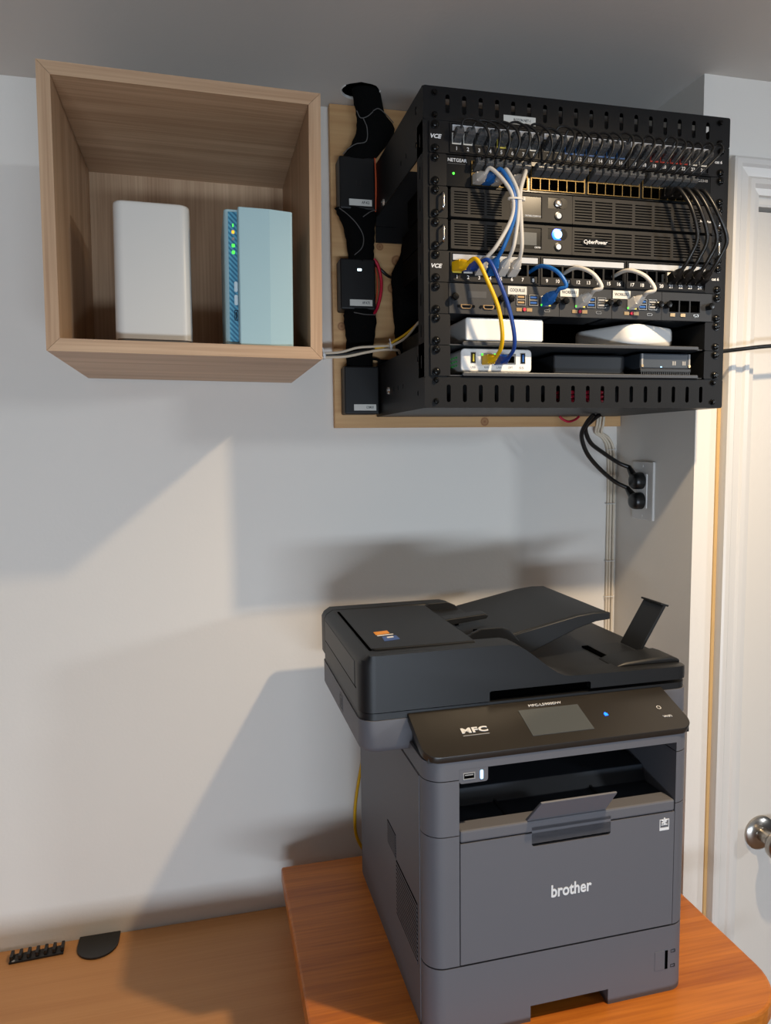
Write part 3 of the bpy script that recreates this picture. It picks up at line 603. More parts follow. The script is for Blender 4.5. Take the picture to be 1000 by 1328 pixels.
for q in range(24): part(rd, 'rib', MB().box(-0.0445 + q * 0.00375, -0.0427 + q * 0.00375, -0.001, 0.10, 0.0, 0.009), 'device_black')
for x in (-0.0425, 0.0425):
    part(rd, 'clip', MB().box(x - 0.0014, x + 0.0014, -0.0009, 0.001, 0.018, 0.0375), 'print_grey')
    part(rd, 'clip', MB().box(x - 0.0018, x + 0.0018, -0.0016, 0.001, 0.0165, 0.0205), 'brass')
part(rd, 'indicator', MB().box(-0.0095, -0.0072, -0.0004, 0.001, 0.0165, 0.0180), 'led_bluewhite')
for x in (0.012, 0.0155, 0.030, 0.0335): part(rd, 'mark', MB().box(x, x + 0.0024, -0.0004, 0.001, 0.020, 0.0265), 'print_grey')

rc = rthing('red_cable_coil', 'coiled red cable seen through the slots of the bottom rack bar', 'cable', (0.27, 0.02, -0.0440))
for q in range(4):
    part(rc, 'turn', MB().tube([(0.224, 0.044, -0.0410 + q * 0.0068), (0.226, 0.030, -0.0410 + q * 0.0068), (0.245, 0.0185, -0.0410 + q * 0.0068), (0.295, 0.0185, -0.0410 + q * 0.0068), (0.314, 0.030, -0.0410 + q * 0.0068), (0.316, 0.044, -0.0410 + q * 0.0068)], 0.0029, 8, 4), 'cord_red', smooth=80)
# ------------------------------------------------------------------ cables in the rack
def plug(root, at, direction, m_cord, r, boot='cord', length=0.020, clear=True, size=(0.0058, 0.0042)):
    """modular plug seated in a port at 'at', pointing out along direction; boot joins it to the cord"""
    at = Vector(at); d = Vector(direction).normalized(); up = Vector((0, 0, 1)); sd = d.cross(up).normalized(); up = sd.cross(d)
    def ring(o, a, b): return [o + sd * a + up * b, o - sd * a + up * b, o - sd * a - up * b, o + sd * a - up * b]
    a, b = size
    pl = part(root, 'plug', MB().loft([ring(at - d * 0.008, a, b), ring(at + d * length * (0.55 if boot else 0.8), a, b), ring(at + d * length * (0.56 if boot else 1.05), a * (1 if boot else 0.8), b * (1 if boot else 0.7))]), 'clear_plug' if clear else m_cord, bevel=0.0006)
    n = 8
    def oct_(o, a_, b_, e=1.0): return [o + sd * a_ * math.copysign(abs(math.cos(t)) ** e, math.cos(t)) + up * b_ * math.copysign(abs(math.sin(t)) ** e, math.sin(t)) for t in [2 * math.pi * (k + 0.5) / n for k in range(n)]]
    if boot: part(pl, 'boot', MB().loft([oct_(at + d * length * 0.45, a * 1.05, b * 1.15, 0.6), oct_(at + d * length * 0.72, a * 0.98, b * 1.05, 0.7), oct_(at + d * length * 1.0, r * 1.45, r * 1.45), oct_(at + d * length * 1.12, r * 1.05, r * 1.05)]), m_cord, smooth=40)
    return at + d * length * 1.08
def cable(name, label, group, pts, r, m_, a=None, b=None, cat='cable', clear=True, size=(0.0058, 0.0042), length=0.020, flat=1.0, boot=True):
    """pts in rack coordinates; a, b: outward directions of the plugs at the two ends (None: bare end)"""
    base = pts[0]; t = rthing(name, label, cat, base, group); P = [Vector(p) for p in pts]
    if a is not None: P[0] = plug(t, pts[0], a, m_, r, boot, clear=clear, size=size, length=length)
    if b is not None: P[-1] = plug(t, pts[-1], b, m_, r, boot, clear=clear, size=size, length=length)
    part(t, 'cord', MB().tube(P, r, 8, 6), m_, smooth=80); return t
ORD = 'first second third fourth fifth sixth seventh eighth ninth tenth eleventh twelfth thirteenth fourteenth fifteenth sixteenth seventeenth eighteenth nineteenth twentieth twenty-first twenty-second twenty-third last'.split()
random.seed(11)
for i in range(24):
    x1, x2 = GX[i], TX[i]; dx = x2 - x1; j = random.uniform(-0.003, 0.003)
    up = zc1 + 0.0165 + random.uniform(-0.002, 0.003)
    pts = [(x1, -0.004, zc1), (x1 + 0.003 + j * 0.5, -0.0275, up - 0.0015), (x1 + 0.18 * dx + 0.010 + j, -0.0330, up - 0.0025), (x1 + 0.45 * dx + 0.0165 + j, -0.0380, up - 0.013), (x2 - 0.22 * dx + 0.013, -0.0375, zc1 - 0.0125), (x2 + 0.005, -0.030, ZTOP + 0.0095), (x2, -0.004, ZTOP - 0.0015)]
    cable('patch_cable', f'thin black patch cable looping from the {ORD[i]} port of the top panel', 'short black patch cables across the top of the rack', pts, 0.0017, 'cord_black', (0, -1, 0.42), (0, -1, 0.30), length=0.0175, boot=False, size=(0.0060, 0.0052))
for i in range(4):                                             # black cables, switch to the last four ports of the lower panel
    xs, xt = TX[20 + i], GX[20 + i]
    pts = [(xs, -0.004, ZBOT), (xs + 0.004, -0.038, ZBOT - 0.004), (xs + 0.018, -0.048, ZBOT - 0.034), (xt + 0.013, -0.046, zc2 + 0.050), (xt + 0.007, -0.036, zc2 + 0.022), (xt, -0.004, zc2 - 0.003)]
    cable('network_cable', ('innermost thick black network cable arcing down the rack to port 21', 'second innermost thick black network cable, arcing down to port 22', 'third thick black network cable, arcing down to port 23', 'outermost thick black network cable, arcing down to the last port')[i], 'thick black cables down the side of the rack', pts, 0.0030, 'cord_black', (0, -1, -0.05), (0.12, -1, 0.45), clear=False, size=(0.0066, 0.0062), length=0.022)
spec = ((0, 2, 'white', 'white network cable bowing furthest from its tied bundle to panel port 3', 'cord_white', (0.113, 0.116, 0.109)),
        (1, 3, 'blue', 'bright blue network cable tied among three white ones', 'cord_blue', (0.117, 0.1195, 0.114)),
        (2, 4, 'white', 'middle white cable of the tied bundle, just beside the blue one', 'cord_white', (0.1235, 0.1245, 0.1255)),
        (4, 5, 'white', 'white cable of the tied bundle furthest from the blue one', 'cord_white', (0.1275, 0.129, 0.1335)))
for s_, t_, c, lab, m_, mid in spec:
    xs, xt = TX[s_], GX[t_]
    pts = [(xs, -0.004, ZBOT), (xs + (0.010 if s_ < 2 else 0.004), -0.036, ZBOT + 0.004), (mid[0], -0.046, z2 - 0.016), (mid[1], -0.045, z2 - 0.048), (mid[2] * 0.55 + xt * 0.45, -0.038, zc2 + 0.026), (xt, -0.004, zc2 - 0.002)]
    cable('network_cable', lab, 'cables tied together in front of the backup units', pts, 0.0029, m_, (0.15, -1, 0.0), (0.10, -1, 0.55), clear=False, size=(0.0066, 0.0062), length=0.022)
tie = rthing('cable_tie', 'white cable tie around the blue and white cables', 'cable tie', (0.1205, -0.046, z2 - 0.026))
def tie_ring(cx, cy, cz, rx, ry, h=0.0025):
    return MB().loft([[(cx + rx * s_ * math.cos(t), cy + ry * s_ * math.sin(t), cz + dz) for t in [2 * math.pi * k / 20 for k in range(20)]] for dz, s_ in ((-h / 2, 1), (h / 2, 1), (h / 2, 0.88), (-h / 2, 0.88), (-h / 2, 1))], cap=False)
part(tie, 'band', tie_ring(0.1205, -0.0462, z2 - 0.026, 0.0120, 0.0050), 'cord_white', smooth=60)
part(tie, 'buckle', MB().box(0.130, 0.1335, -0.050, -0.046, z2 - 0.0285, z2 - 0.0235), 'cord_white', bevel=0.0004)
zp = zr + 0.0195
cable('network_cable', 'yellow network cable from lower panel port 1 down to the mini router', 'cables hanging down to the mini router',
      [(GX[0], -0.004, zc2 + 0.001), (GX[0] + 0.017, -0.038, zc2 + 0.003), (0.080, -0.046, zc2 - 0.030), (0.095, -0.046, z6 + 0.002), (0.1035, -0.040, zr + 0.050), (0.1065, -0.028, zr + 0.030), (0.1000, 0.010, zp - 0.002)], 0.0030, 'cord_yellow', (0.45, -1, 0.05), (0.25, -1, 0.05), clear=False, size=(0.0066, 0.0066))
cable('network_cable', 'navy blue network cable from lower panel port 2 to the mini router', 'cables hanging down to the mini router',
      [(GX[1], -0.004, zc2 + 0.001), (GX[1] + 0.019, -0.036, zc2 + 0.003), (0.0985, -0.044, zc2 - 0.030), (0.112, -0.044, z6 + 0.002), (0.1225, -0.038, zr + 0.050), (0.1265, -0.028, zr + 0.030), (0.1200, 0.010, zp - 0.002)], 0.0030, 'cord_navy', (0.45, -1, 0.05), (0.25, -1, 0.05), clear=False, size=(0.0066, 0.0066))
for i, xt, m_, lab in ((7, TRAYS[1][0] + 0.064, 'cord_blue', 'short blue cable curving from port 8 to the COQUILLE computer'),
                       (10, TRAYS[2][0] + 0.033, 'cord_white', 'short white cable curving from port 11 to the WORKER1 computer'),
                       (15, TRAYS[3][0] + 0.033, 'cord_white', 'short white cable curving from port 16 to the WORKER2 computer')):
    x = GX[i]
    cable('network_cable', lab, 'short cables from the lower panel to the computers',
          [(x, 0.014, zc2 + 0.002), (x + 0.006, -0.018, zc2 + 0.004), ((x + xt) / 2 + 0.011, -0.038, zc2 - 0.008), (max(x, xt) + 0.013, -0.044, zc2 - 0.028), (xt + 0.006, -0.036, zt + 0.012), (xt, -0.004, zt)], 0.0030, m_, None, (0.30, -1, 0.42), clear=False, size=(0.0066, 0.0066), length=0.023)

# ------------------------------------------------------------------ injectors and cable sleeves beside the rack
def injector(z0, z1, x0, label, letters, led=False):
    t = thing('power_injector', label, 'power injector', (x0 + 0.032, -0.018, z0), None, 'power injectors beside the rack', base=(x0 + 0.032, -0.018, z0))
    part(t, 'case', MB().box(x0, x0 + 0.064, -0.058, -0.018, z0, z1), 'injector', bevel=0.003, segs=3)
    lb_ = part(t, 'paper_label', MB().box(x0 + 0.0165, x0 + 0.0575, -0.0586, -0.0578, z0 + 0.0065, z0 + 0.0175), 'paper')
    part(lb_, 'lettering', MB().text(letters, (x0 + 0.046, -0.0588, z0 + 0.0120), 0.0062, bold=0.01, width=0.014), 'print_dark')
    if led: part(t, 'indicator', MB().prism(rrect(x0 + 0.031, x0 + 0.0385, z1 - 0.0215, z1 - 0.0175, 0.001, 2), 'xz', -0.0588, -0.0578), 'led_white')
    part(t, 'emboss', MB().text('U', (x0 + 0.035, -0.0583, z0 + 0.044), 0.016, bold=0.02), 'injector')
injector(0.297, 0.387, 0.4335, 'top black power injector box with white label, near the ceiling hole', 'AP-K2')
injector(0.1235, 0.2125, 0.4320, 'middle black power injector box with a lit white indicator', 'AP-K75', True)
injector(-0.0620, 0.0240, 0.4365, 'bottom black power injector box beside the foot of the rack', 'COMUX')
def ell(cx, cy, z, rx, ry, n=14, tilt=0.0, ph=0):
    return [(cx + rx * math.cos(t), cy + ry * math.sin(t), z + tilt * math.cos(t)) for t in [2 * math.pi * k / n for k in range(n)]]
def sleeve(label, secs, seam):
    zb = min(s_[2] for s_ in secs); t = thing('cable_sleeve', label, 'cable sleeve', (secs[-1][0], secs[-1][1], zb), None, 'black fabric cable sleeves', base=(secs[-1][0], secs[-1][1], zb))
    pts = []                                                   # resample the sections smoothly
    S = spline([(s_[0], s_[1], s_[2]) for s_ in secs], 4); Q = spline([(s_[3], s_[4], s_[5] if len(s_) > 5 else 0) for s_ in secs], 4)
    random.seed(len(label)); rings = []
    for c, q in zip(S, Q):
        e = ell(c.x, c.y, c.z, q.x, q.y, 16, q.z); rings.append([(x + random.uniform(-0.0012, 0.0012), y + random.uniform(-0.0012, 0.0012), z) for x, y, z in e])
    part(t, 'fabric', MB().loft(rings), 'fabric_black', smooth=70)
    for sm in seam: part(t, 'piping', MB().tube(sm, 0.0008, 5, 5), 'piping_grey')
    return t
sleeve('black fabric sleeve coming out of the ceiling hole above the top injector',
       [(0.479, -0.071, 0.504, 0.025, 0.016), (0.480, -0.070, 0.497, 0.025, 0.016), (0.488, -0.064, 0.462, 0.026, 0.016), (0.500, -0.056, 0.440, 0.034, 0.017), (0.492, -0.050, 0.415, 0.032, 0.018), (0.478, -0.045, 0.398, 0.030, 0.018), (0.466, -0.042, 0.384, 0.030, 0.017)],
       [[(0.462, -0.078, 0.455), (0.468, -0.080, 0.443), (0.480, -0.081, 0.446), (0.490, -0.080, 0.455)], [(0.473, -0.079, 0.443), (0.480, -0.077, 0.428), (0.479, -0.073, 0.408), (0.462, -0.068, 0.404), (0.450, -0.062, 0.398), (0.440, -0.058, 0.389)],
        [(0.490, -0.081, 0.456), (0.500, -0.080, 0.461), (0.514, -0.074, 0.456), (0.530, -0.066, 0.446)]])
sleeve('wrinkled black fabric sleeve between the top and middle injectors',
       [(0.464, -0.042, 0.302, 0.038, 0.017, 0.0), (0.468, -0.042, 0.285, 0.033, 0.017), (0.472, -0.042, 0.255, 0.027, 0.017), (0.473, -0.042, 0.230, 0.024, 0.016), (0.473, -0.042, 0.208, 0.024, 0.016)],
       [[(0.432, -0.056, 0.298), (0.445, -0.060, 0.288), (0.462, -0.061, 0.272), (0.474, -0.060, 0.252), (0.472, -0.060, 0.232), (0.458, -0.059, 0.218)], [(0.500, -0.056, 0.299), (0.488, -0.060, 0.294), (0.474, -0.061, 0.284)]])
sleeve('black fabric sleeve between the middle and bottom injectors',
       [(0.469, -0.042, 0.126, 0.028, 0.017), (0.470, -0.042, 0.110, 0.030, 0.017), (0.470, -0.042, 0.080, 0.027, 0.017), (0.468, -0.040, 0.050, 0.025, 0.015), (0.468, -0.038, 0.022, 0.025, 0.014)],
       [[(0.455, -0.060, 0.118), (0.475, -0.061, 0.115), (0.496, -0.054, 0.116)]])
sleeve('black fabric sleeve with a ragged end hanging inside the open side of the rack',
       [(0.560, -0.055, 0.250, 0.012, 0.014), (0.560, -0.055, 0.222, 0.018, 0.016), (0.553, -0.055, 0.190, 0.026, 0.018), (0.554, -0.055, 0.164, 0.027, 0.018), (0.553, -0.055, 0.132, 0.026, 0.018), (0.554, -0.055, 0.105, 0.024, 0.018), (0.557, -0.055, 0.060, 0.024, 0.018), (0.560, -0.055, 0.010, 0.022, 0.016)], [])
def wire(name, label, cat, pts, r, m_, group=None, res=6, n=8):
    b = min(pts, key=lambda p: p[2])
    return solo(name, MB().tube([Vector(p) - Vector(b) for p in pts], r, n, res), m_, label, cat, b, None, group, smooth=80)
wire('orange_wire', 'thin orange-red wire along the edge of the top injector', 'wire', [(0.4995, -0.048, 0.390), (0.5005, -0.050, 0.36), (0.5005, -0.050, 0.33), (0.4995, -0.048, 0.298)], 0.0018, 'cord_orange')
wire('red_cable', 'crimson cable bowing past the middle injector', 'cable', [(0.496, -0.046, 0.216), (0.5035, -0.046, 0.205), (0.5095, -0.044, 0.182), (0.5090, -0.044, 0.158), (0.502, -0.044, 0.131), (0.493, -0.050, 0.117)], 0.0030, 'cord_red')
wire('orange_wire', 'thin orange-red wire beside the crimson cable at the middle injector', 'wire', [(0.4985, -0.040, 0.205), (0.5030, -0.040, 0.185), (0.5030, -0.040, 0.160), (0.499, -0.040, 0.140)], 0.0016, 'cord_orange')
wire('thin_cable', 'thin black cable slanting across the pine board to the ragged sleeve', 'cable', [(0.490, -0.030, 0.222), (0.510, -0.026, 0.206), (0.528, -0.030, 0.190), (0.542, -0.060, 0.180)], 0.0028, 'cord_black')
wire('thin_cable', 'thin black cable slanting behind the foot plate of the rack', 'cable', [(0.480, -0.038, 0.040), (0.505, -0.026, 0.040), (0.520, -0.024, 0.030), (0.540, -0.024, 0.016)], 0.0028, 'cord_black')
grp = 'cable bundle between the wall cube and the rack'
wire('bundled_cable', 'yellow cable in the bundle running into the rack', 'cable', [(0.486, -0.088, 0.051), (0.507, -0.090, 0.056), (0.520, -0.092, 0.064), (0.538, -0.096, 0.075), (0.556, -0.100, 0.090), (0.575, -0.105, 0.108)], 0.0022, 'cord_yellow', grp)
wire('bundled_cable', 'upper cream cable in the bundle leaving the wall cube', 'cable', [(0.352, -0.080, 0.036), (0.392, -0.088, 0.041), (0.425, -0.090, 0.044), (0.455, -0.091, 0.052), (0.490, -0.091, 0.055), (0.518, -0.093, 0.058), (0.542, -0.098, 0.072), (0.562, -0.102, 0.096), (0.575, -0.106, 0.104)], 0.0022, 'cord_cream', grp)
wire('bundled_cable', 'lower cream cable in the bundle with its end beside the rack', 'cable', [(0.352, -0.082, 0.030), (0.392, -0.090, 0.034), (0.432, -0.093, 0.036), (0.470, -0.093, 0.044), (0.500, -0.093, 0.049), (0.526, -0.091, 0.049), (0.532, -0.086, 0.044)], 0.0024, 'cord_cream', grp)
wire('bundled_cable', 'black cable between the two cream cables of the bundle', 'cable', [(0.352, -0.076, 0.034), (0.392, -0.084, 0.038), (0.432, -0.086, 0.041), (0.470, -0.086, 0.048), (0.510, -0.086, 0.051), (0.545, -0.080, 0.050)], 0.0026, 'cord_black', grp)
for lab, c, ry in (('small white cable tie on the bundle close to the wall cube', (0.3945, -0.088, 0.0375), 0.007), ('small white cable tie on the bundle close to the rack', (0.513, -0.091, 0.0545), 0.0075)):
    mb = MB().loft([[(dx, 0.0075 * s_ * math.cos(t), ry * s_ * math.sin(t)) for t in [2 * math.pi * k / 18 for k in range(18)]] for dx, s_ in ((-0.0014, 1), (0.0014, 1), (0.0014, 0.84), (-0.0014, 0.84), (-0.0014, 1))], cap=False)
    mb.box(-0.0022, 0.0022, -0.010, -0.0055, -0.0022, 0.0022).box(-0.0008, 0.0008, -0.0092, -0.008, 0.001, 0.013)
    solo('cable_tie', mb, 'print_white', lab, 'cable tie', c, (0, R(-12), 0))

# ------------------------------------------------------------------ outlet, plugs, loose wires
OY, OZ = -0.1035, -0.2130
ou = thing('wall_outlet', 'white double power outlet on the return wall with two black plugs', 'power outlet', (XC, OY, OZ - 0.057), base=(XC, OY, OZ - 0.057))
part(ou, 'plate', MB().prism(rrect(OY - 0.035, OY + 0.035, OZ - 0.057, OZ + 0.057, 0.003, 3), 'yz', XC - 0.0055, XC), 'paint_white', bevel=0.002, segs=3)
part(ou, 'receptacle', MB().prism(rrect(OY - 0.0165, OY + 0.0165, OZ - 0.0335, OZ + 0.0335, 0.002, 3), 'yz', XC - 0.0072, XC - 0.005), 'white_gloss', bevel=0.0006)
for dz in (0.0483, -0.0483): part(ou, 'plate_screw', MB().cyl((XC - 0.0062, OY, OZ + dz), 'x', 0.0030, 0.002, 14), 'paint_white')
def power(label, z, ptsc, tailx):
    t = thing('power_lead', label, 'power cord', (XC - 0.007, OY, z - 0.017), None, 'black power cords under the rack', base=(XC - 0.007, OY, z - 0.017))
    part(t, 'plug', MB().loft([[(XC - x, OY + 0.002 + a * s_, z + b * s_) for a, b in rrect(-0.0165, 0.0165, -0.0165, 0.0165, 0.0155, 8)] for x, s_ in ((0.0074, 1.0), (0.018, 1.0), (0.023, 0.94), (0.027, 0.78), (0.0285, 0.4))]), 'cord_black', smooth=50)
    part(t, 'strain_relief', MB().tube(tailx, [0.0095, 0.0048], 10, 4), 'cord_black', smooth=60)
    part(t, 'cord', MB().tube(ptsc, 0.0042, 10, 6), 'cord_black', smooth=80)
zu, zl = OZ + 0.0195, OZ - 0.0195
power('upper black power cord plugged into the top socket of the outlet', zu, [(0.997, -0.083, zu + 0.026), (0.975, -0.078, -0.158), (0.938, -0.085, -0.138), (0.902, -0.10, -0.118), (0.886, -0.11, -0.092), (0.890, -0.125, -0.078), (0.898, -0.140, -0.0670)],
      [(1.000, -0.102, zu + 0.002), (0.998, -0.092, zu + 0.014), (0.996, -0.082, zu + 0.027)])
power('lower black power cord plugged into the bottom socket of the outlet', zl, [(0.997, -0.078, zl + 0.024), (0.970, -0.075, -0.195), (0.930, -0.085, -0.168), (0.895, -0.10, -0.138), (0.878, -0.11, -0.105), (0.880, -0.125, -0.082), (0.886, -0.140, -0.0670)],
      [(1.000, -0.100, zl + 0.004), (0.998, -0.088, zl + 0.014), (0.996, -0.077, zl + 0.025)])
for k, (lab, dx) in enumerate((('cream wire down the corner, the one closest to the return wall', 0.0), ('middle cream wire of the three stapled down the corner', -0.0075), ('cream wire down the corner, the one furthest from the return wall', -0.0135))):
    wire('corner_wire', lab, 'wire', [(0.976 + dx, -0.0215, -0.0668), (0.9745 + dx, -0.0215, -0.082), (0.980 + dx, -0.0070, -0.098), (0.998 + dx, -0.0045, -0.110), (1.009 + dx, -0.0045, -0.135), (1.0125 + dx, -0.0035, -0.20), (1.0120 + dx, -0.0035, -0.35), (1.0115 + dx, -0.0035, -0.60), (1.0115 + dx, -0.0035, -1.1), (1.0115 + dx, -0.0035, -1.70)], 0.0027, 'cord_cream', 'wires stapled down the corner')
for q, z in enumerate((-0.133, -0.245, -0.365, -0.44)):
    solo('wire_staple', MB().tube([(-0.0095, 0.003, 0), (-0.0095, -0.0055, 0), (-0.006, -0.0072, 0), (0.008, -0.0072, 0), (0.0095, -0.0045, 0), (0.0095, 0.003, 0)], 0.0008, 5, 3), 'print_white',
         ('topmost staple holding the corner wires', 'second staple down the corner wires, below the outlet plugs', 'third staple down the corner wires', 'lowest staple on the corner wires, just above the printer tray')[q], 'staple', (1.0035, -0.003, z), None, 'staples on the corner wires')
wire('red_loop', 'small loop of red cable hanging below the rack', 'cable', [(0.858, -0.06, -0.0672), (0.866, -0.06, -0.0735), (0.878, -0.06, -0.0772), (0.891, -0.06, -0.0735), (0.900, -0.06, -0.0672)], 0.0024, 'cord_red')
wire('black_cable', 'black cord running from the rack across the door casing', 'cord', [(0.985, -0.28, 0.026), (1.020, -0.300, 0.0285), (1.060, -0.305, 0.033), (1.12, -0.305, 0.0395), (1.25, -0.305, 0.048), (1.5, -0.300, 0.06), (1.9, -0.29, 0.08)], 0.0034, 'cord_black')
wire('yellow_cord', 'short yellow cord hanging on the wall behind the printer', 'cord', [(0.470, -0.012, -0.72), (0.455, -0.012, -0.80), (0.4505, -0.012, -0.85), (0.455, -0.012, -0.892), (0.48, -0.012, -0.94)], 0.0030, 'cord_yellow')

# ------------------------------------------------------------------ printer (own coordinates: x right, y back, z up from the stand)
PR = thing('printer', 'grey and black laser multifunction printer with document feeder on the stand', 'printer', (0.4477, -0.5125, ZT), (0, 0, R(0.6247)))
Wd, Dp = 0.388, 0.394
def outline(i=0.0, r=0.026): return rrect(0 + i, Wd - i, 0 + i, Dp - i, r - i, 8, (1, 1, 0, 0)) if i == 0 else rrect(i, Wd - i, i, Dp - i, max(0.004, r - i), 8, (1, 1, 0, 0))
G = 0.0011
# paper drawer: front with a notch underneath
def ring_sides(n0, n1):  # tray body without the notch
    return MB().prism(outline(), 'xy', 0.0225, 0.0992 - G)
pt = part(PR, 'paper_drawer', ring_sides(0, 0), 'printer_grey', smooth=40)
part(PR, 'drawer_foot', MB().prism([(0.145, 0.0)] + [(0.145, Dp), (0.0, Dp)] + [(q[0], q[1]) for q in rrect(0, 0.3, 0, 0.3, 0.026, 8, (1, 0, 0, 0))[:9]], 'xy', 0.0, 0.0225), 'printer_grey', smooth=40)
part(PR, 'drawer_foot', MB().prism([(0.262, Dp), (0.262, 0.0)] + [(q[0], q[1]) for q in rrect(0.2, Wd, 0, 0.3, 0.026, 8, (0, 1, 0, 0))[1:10]] + [(Wd, Dp)], 'xy', 0.0, 0.0225), 'printer_grey', smooth=40)
part(PR, 'notch_back', MB().box(0.145, 0.262, 0.06, 0.066, 0.0, 0.0225), 'printer_dark')
gw = part(pt, 'paper_gauge', MB().box(0.3350, 0.3490, -0.0006, 0.002, 0.0345, 0.0625), 'printer_grey', bevel=0.0004)
part(pt, 'gauge_slot', MB().box(0.3515, 0.3558, -0.0005, 0.003, 0.0345, 0.0620), 'hole')
for z in (0.0595, 0.0375):
    part(pt, 'gauge_mark', MB().plate(rect(0.3605, 0.3680, z - 0.0022, z + 0.0022), [rect(0.3612, 0.3673, z - 0.0015, z + 0.0015)], 'xz', -0.0003, 0.0005), 'printer_dark')
part(PR, 'core', MB().prism(outline(0.004), 'xy', 0.02, 0.262).box(0.02, 0.368, 0.25, 0.385, 0.26, 0.40), 'hole')
# lower body columns and back
def ushape(x0, x1, yb, r=0.026):
    L_ = rrect(0, 0.3, 0, 0.3, r, 8, (1, 0, 0, 0))[:9]; R_ = rrect(0.1, Wd, 0, 0.3, r, 8, (0, 1, 0, 0))[1:10]
    return L_ + [(x0, 0.0), (x0, yb), (x1, yb), (x1, 0.0)] + R_ + [(Wd, Dp), (0, Dp)]
part(PR, 'side_body', MB().prism(ushape(0.0440, 0.3620, 0.010), 'xy', 0.0992 + G, 0.2775), 'printer_grey', smooth=40)
fd = part(PR, 'front_door', MB().plate(rect(0.0452, 0.3608, 0.1010, 0.2665), [rrect(0.1450, 0.2615, 0.2480, 0.2750, 0.004, 4, (1, 1, 0, 0))], 'xz', -0.0005, 0.012), 'printer_grey')
part(fd, 'handle_recess', MB().box(0.1440, 0.2625, 0.011, 0.0135, 0.246, 0.2665), 'printer_dark')
part(PR, 'exit_lip', MB().box(0.0452, 0.3608, -0.0005, 0.0260, 0.2677, 0.2835), 'printer_grey', bevel=0.0025)
part(PR, 'side_body', MB().prism(ushape(0.0440, 0.3620, 0.245), 'xy', 0.2787, 0.3515), 'printer_grey', smooth=40)
part(PR, 'exit_tray', MB().prism([(0.026, 0.2800), (0.070, 0.2790), (0.078, 0.3010), (0.150, 0.3060), (0.245, 0.3180), (0.245, 0.262), (0.026, 0.262)], 'yz', 0.0445, 0.3615), 'printer_dark', bevel=0.001)
for x in (0.120, 0.270): part(PR, 'tray_rib', MB().prism([(0.026, 0.2815), (0.070, 0.2815), (0.090, 0.303), (0.110, 0.303), (0.110, 0.28), (0.026, 0.27)], 'yz', x, x + 0.004), 'printer_black')
fl = part(PR, 'paper_stop', MB().loft([[(0.1385, 0.006, 0.2840), (0.2545, 0.006, 0.2840), (0.2545, 0.002, 0.2825), (0.1385, 0.002, 0.2825)], [(0.1500, -0.0150, 0.3165), (0.2600, -0.0150, 0.3165), (0.2600, -0.0175, 0.3150), (0.1500, -0.0175, 0.3150)]]), 'printer_grey', bevel=0.0006, label='fold-out paper stop flap')
mat('print_line', (150, 150, 152), 0.5)
# upper front: bezel, control panel
top_outline = ushape(0.0440, 0.3620, 0.245)
part(PR, 'front_bezel', MB().prism(outline(), 'xy', 0.3655, 0.3770).prism(ushape(0.0440, 0.3620, 0.245), 'xy', 0.3528, 0.3655), 'printer_grey', smooth=40)
# panel under-body filling between bezel and the tilted panel, behind it
part(PR, 'panel_support', MB().prism([(0.004, 0.377), (0.004, 0.384), (0.075, 0.411), (0.075, 0.377)], 'yz', 0.004, Wd - 0.004), 'printer_black')
SL = math.atan2(0.030, 0.080); CPo = Vector((0, -0.002, 0.3870)); CPm = Matrix.Rotation(SL, 3, 'X')
def cpt(u, v, h=0.0): return CPo + CPm @ Vector((u, v, h))
pol = rrect(-0.002, 0.390, -0.002, 0.0845, 0.022, 8, (1, 1, 0, 0))
cp = part(PR, 'control_panel', MB().loft([[cpt(u, v, -0.0095) for u, v in pol], [cpt(u, v, -0.001) for u, v in pol], [cpt(0.194 + (u - 0.194) * 0.996, 0.04 + (v - 0.04) * 0.985, 0) for u, v in pol]]), 'printer_gloss', smooth=40)
part(cp, 'touch_screen', MB().loft([[cpt(u, v, h) for u, v in rect(0.1525, 0.2430, 0.0165, 0.0665)] for h in (-0.001, 0.0006)]), 'lcd_grey', label='grey touch screen')
def ctext(s_, u, v, size, m_='print_white', **k): part(cp, 'lettering', MB().text(s_, cpt(u, v, 0.0004), size, rot=CPm, **k), m_)
ctext('MFC', 0.0780, 0.0395, 0.0125, width=0.0370, bold=0.035, spacing=1.05)
part(cp, 'underline', MB().loft([[cpt(u, v, h) for u, v in rect(0.0595, 0.0965, 0.0305, 0.0316)] for h in (0, 0.0004)]), 'print_grey')
ctext('MFC-L5900DW', 0.1960, 0.0735, 0.0062, width=0.0500)
ctext('WiFi', 0.3610, 0.0235, 0.0058, width=0.0130)
part(cp, 'power_mark', MB().loft([[cpt(0.3590 + rr * math.cos(t), 0.0425 + rr * math.sin(t), 0.0003) for t in [2 * math.pi * k / 18 for k in range(18)]] for rr in (0.0034, 0.0026)], cap=False), 'print_white')
part(cp, 'home_light', MB().loft([[cpt(u, v, h) for u, v in ((0.2715, 0.0385), (0.2765, 0.0385), (0.2765, 0.0425), (0.2740, 0.0450), (0.2715, 0.0425))] for h in (0, 0.0005)]), 'led_blue')
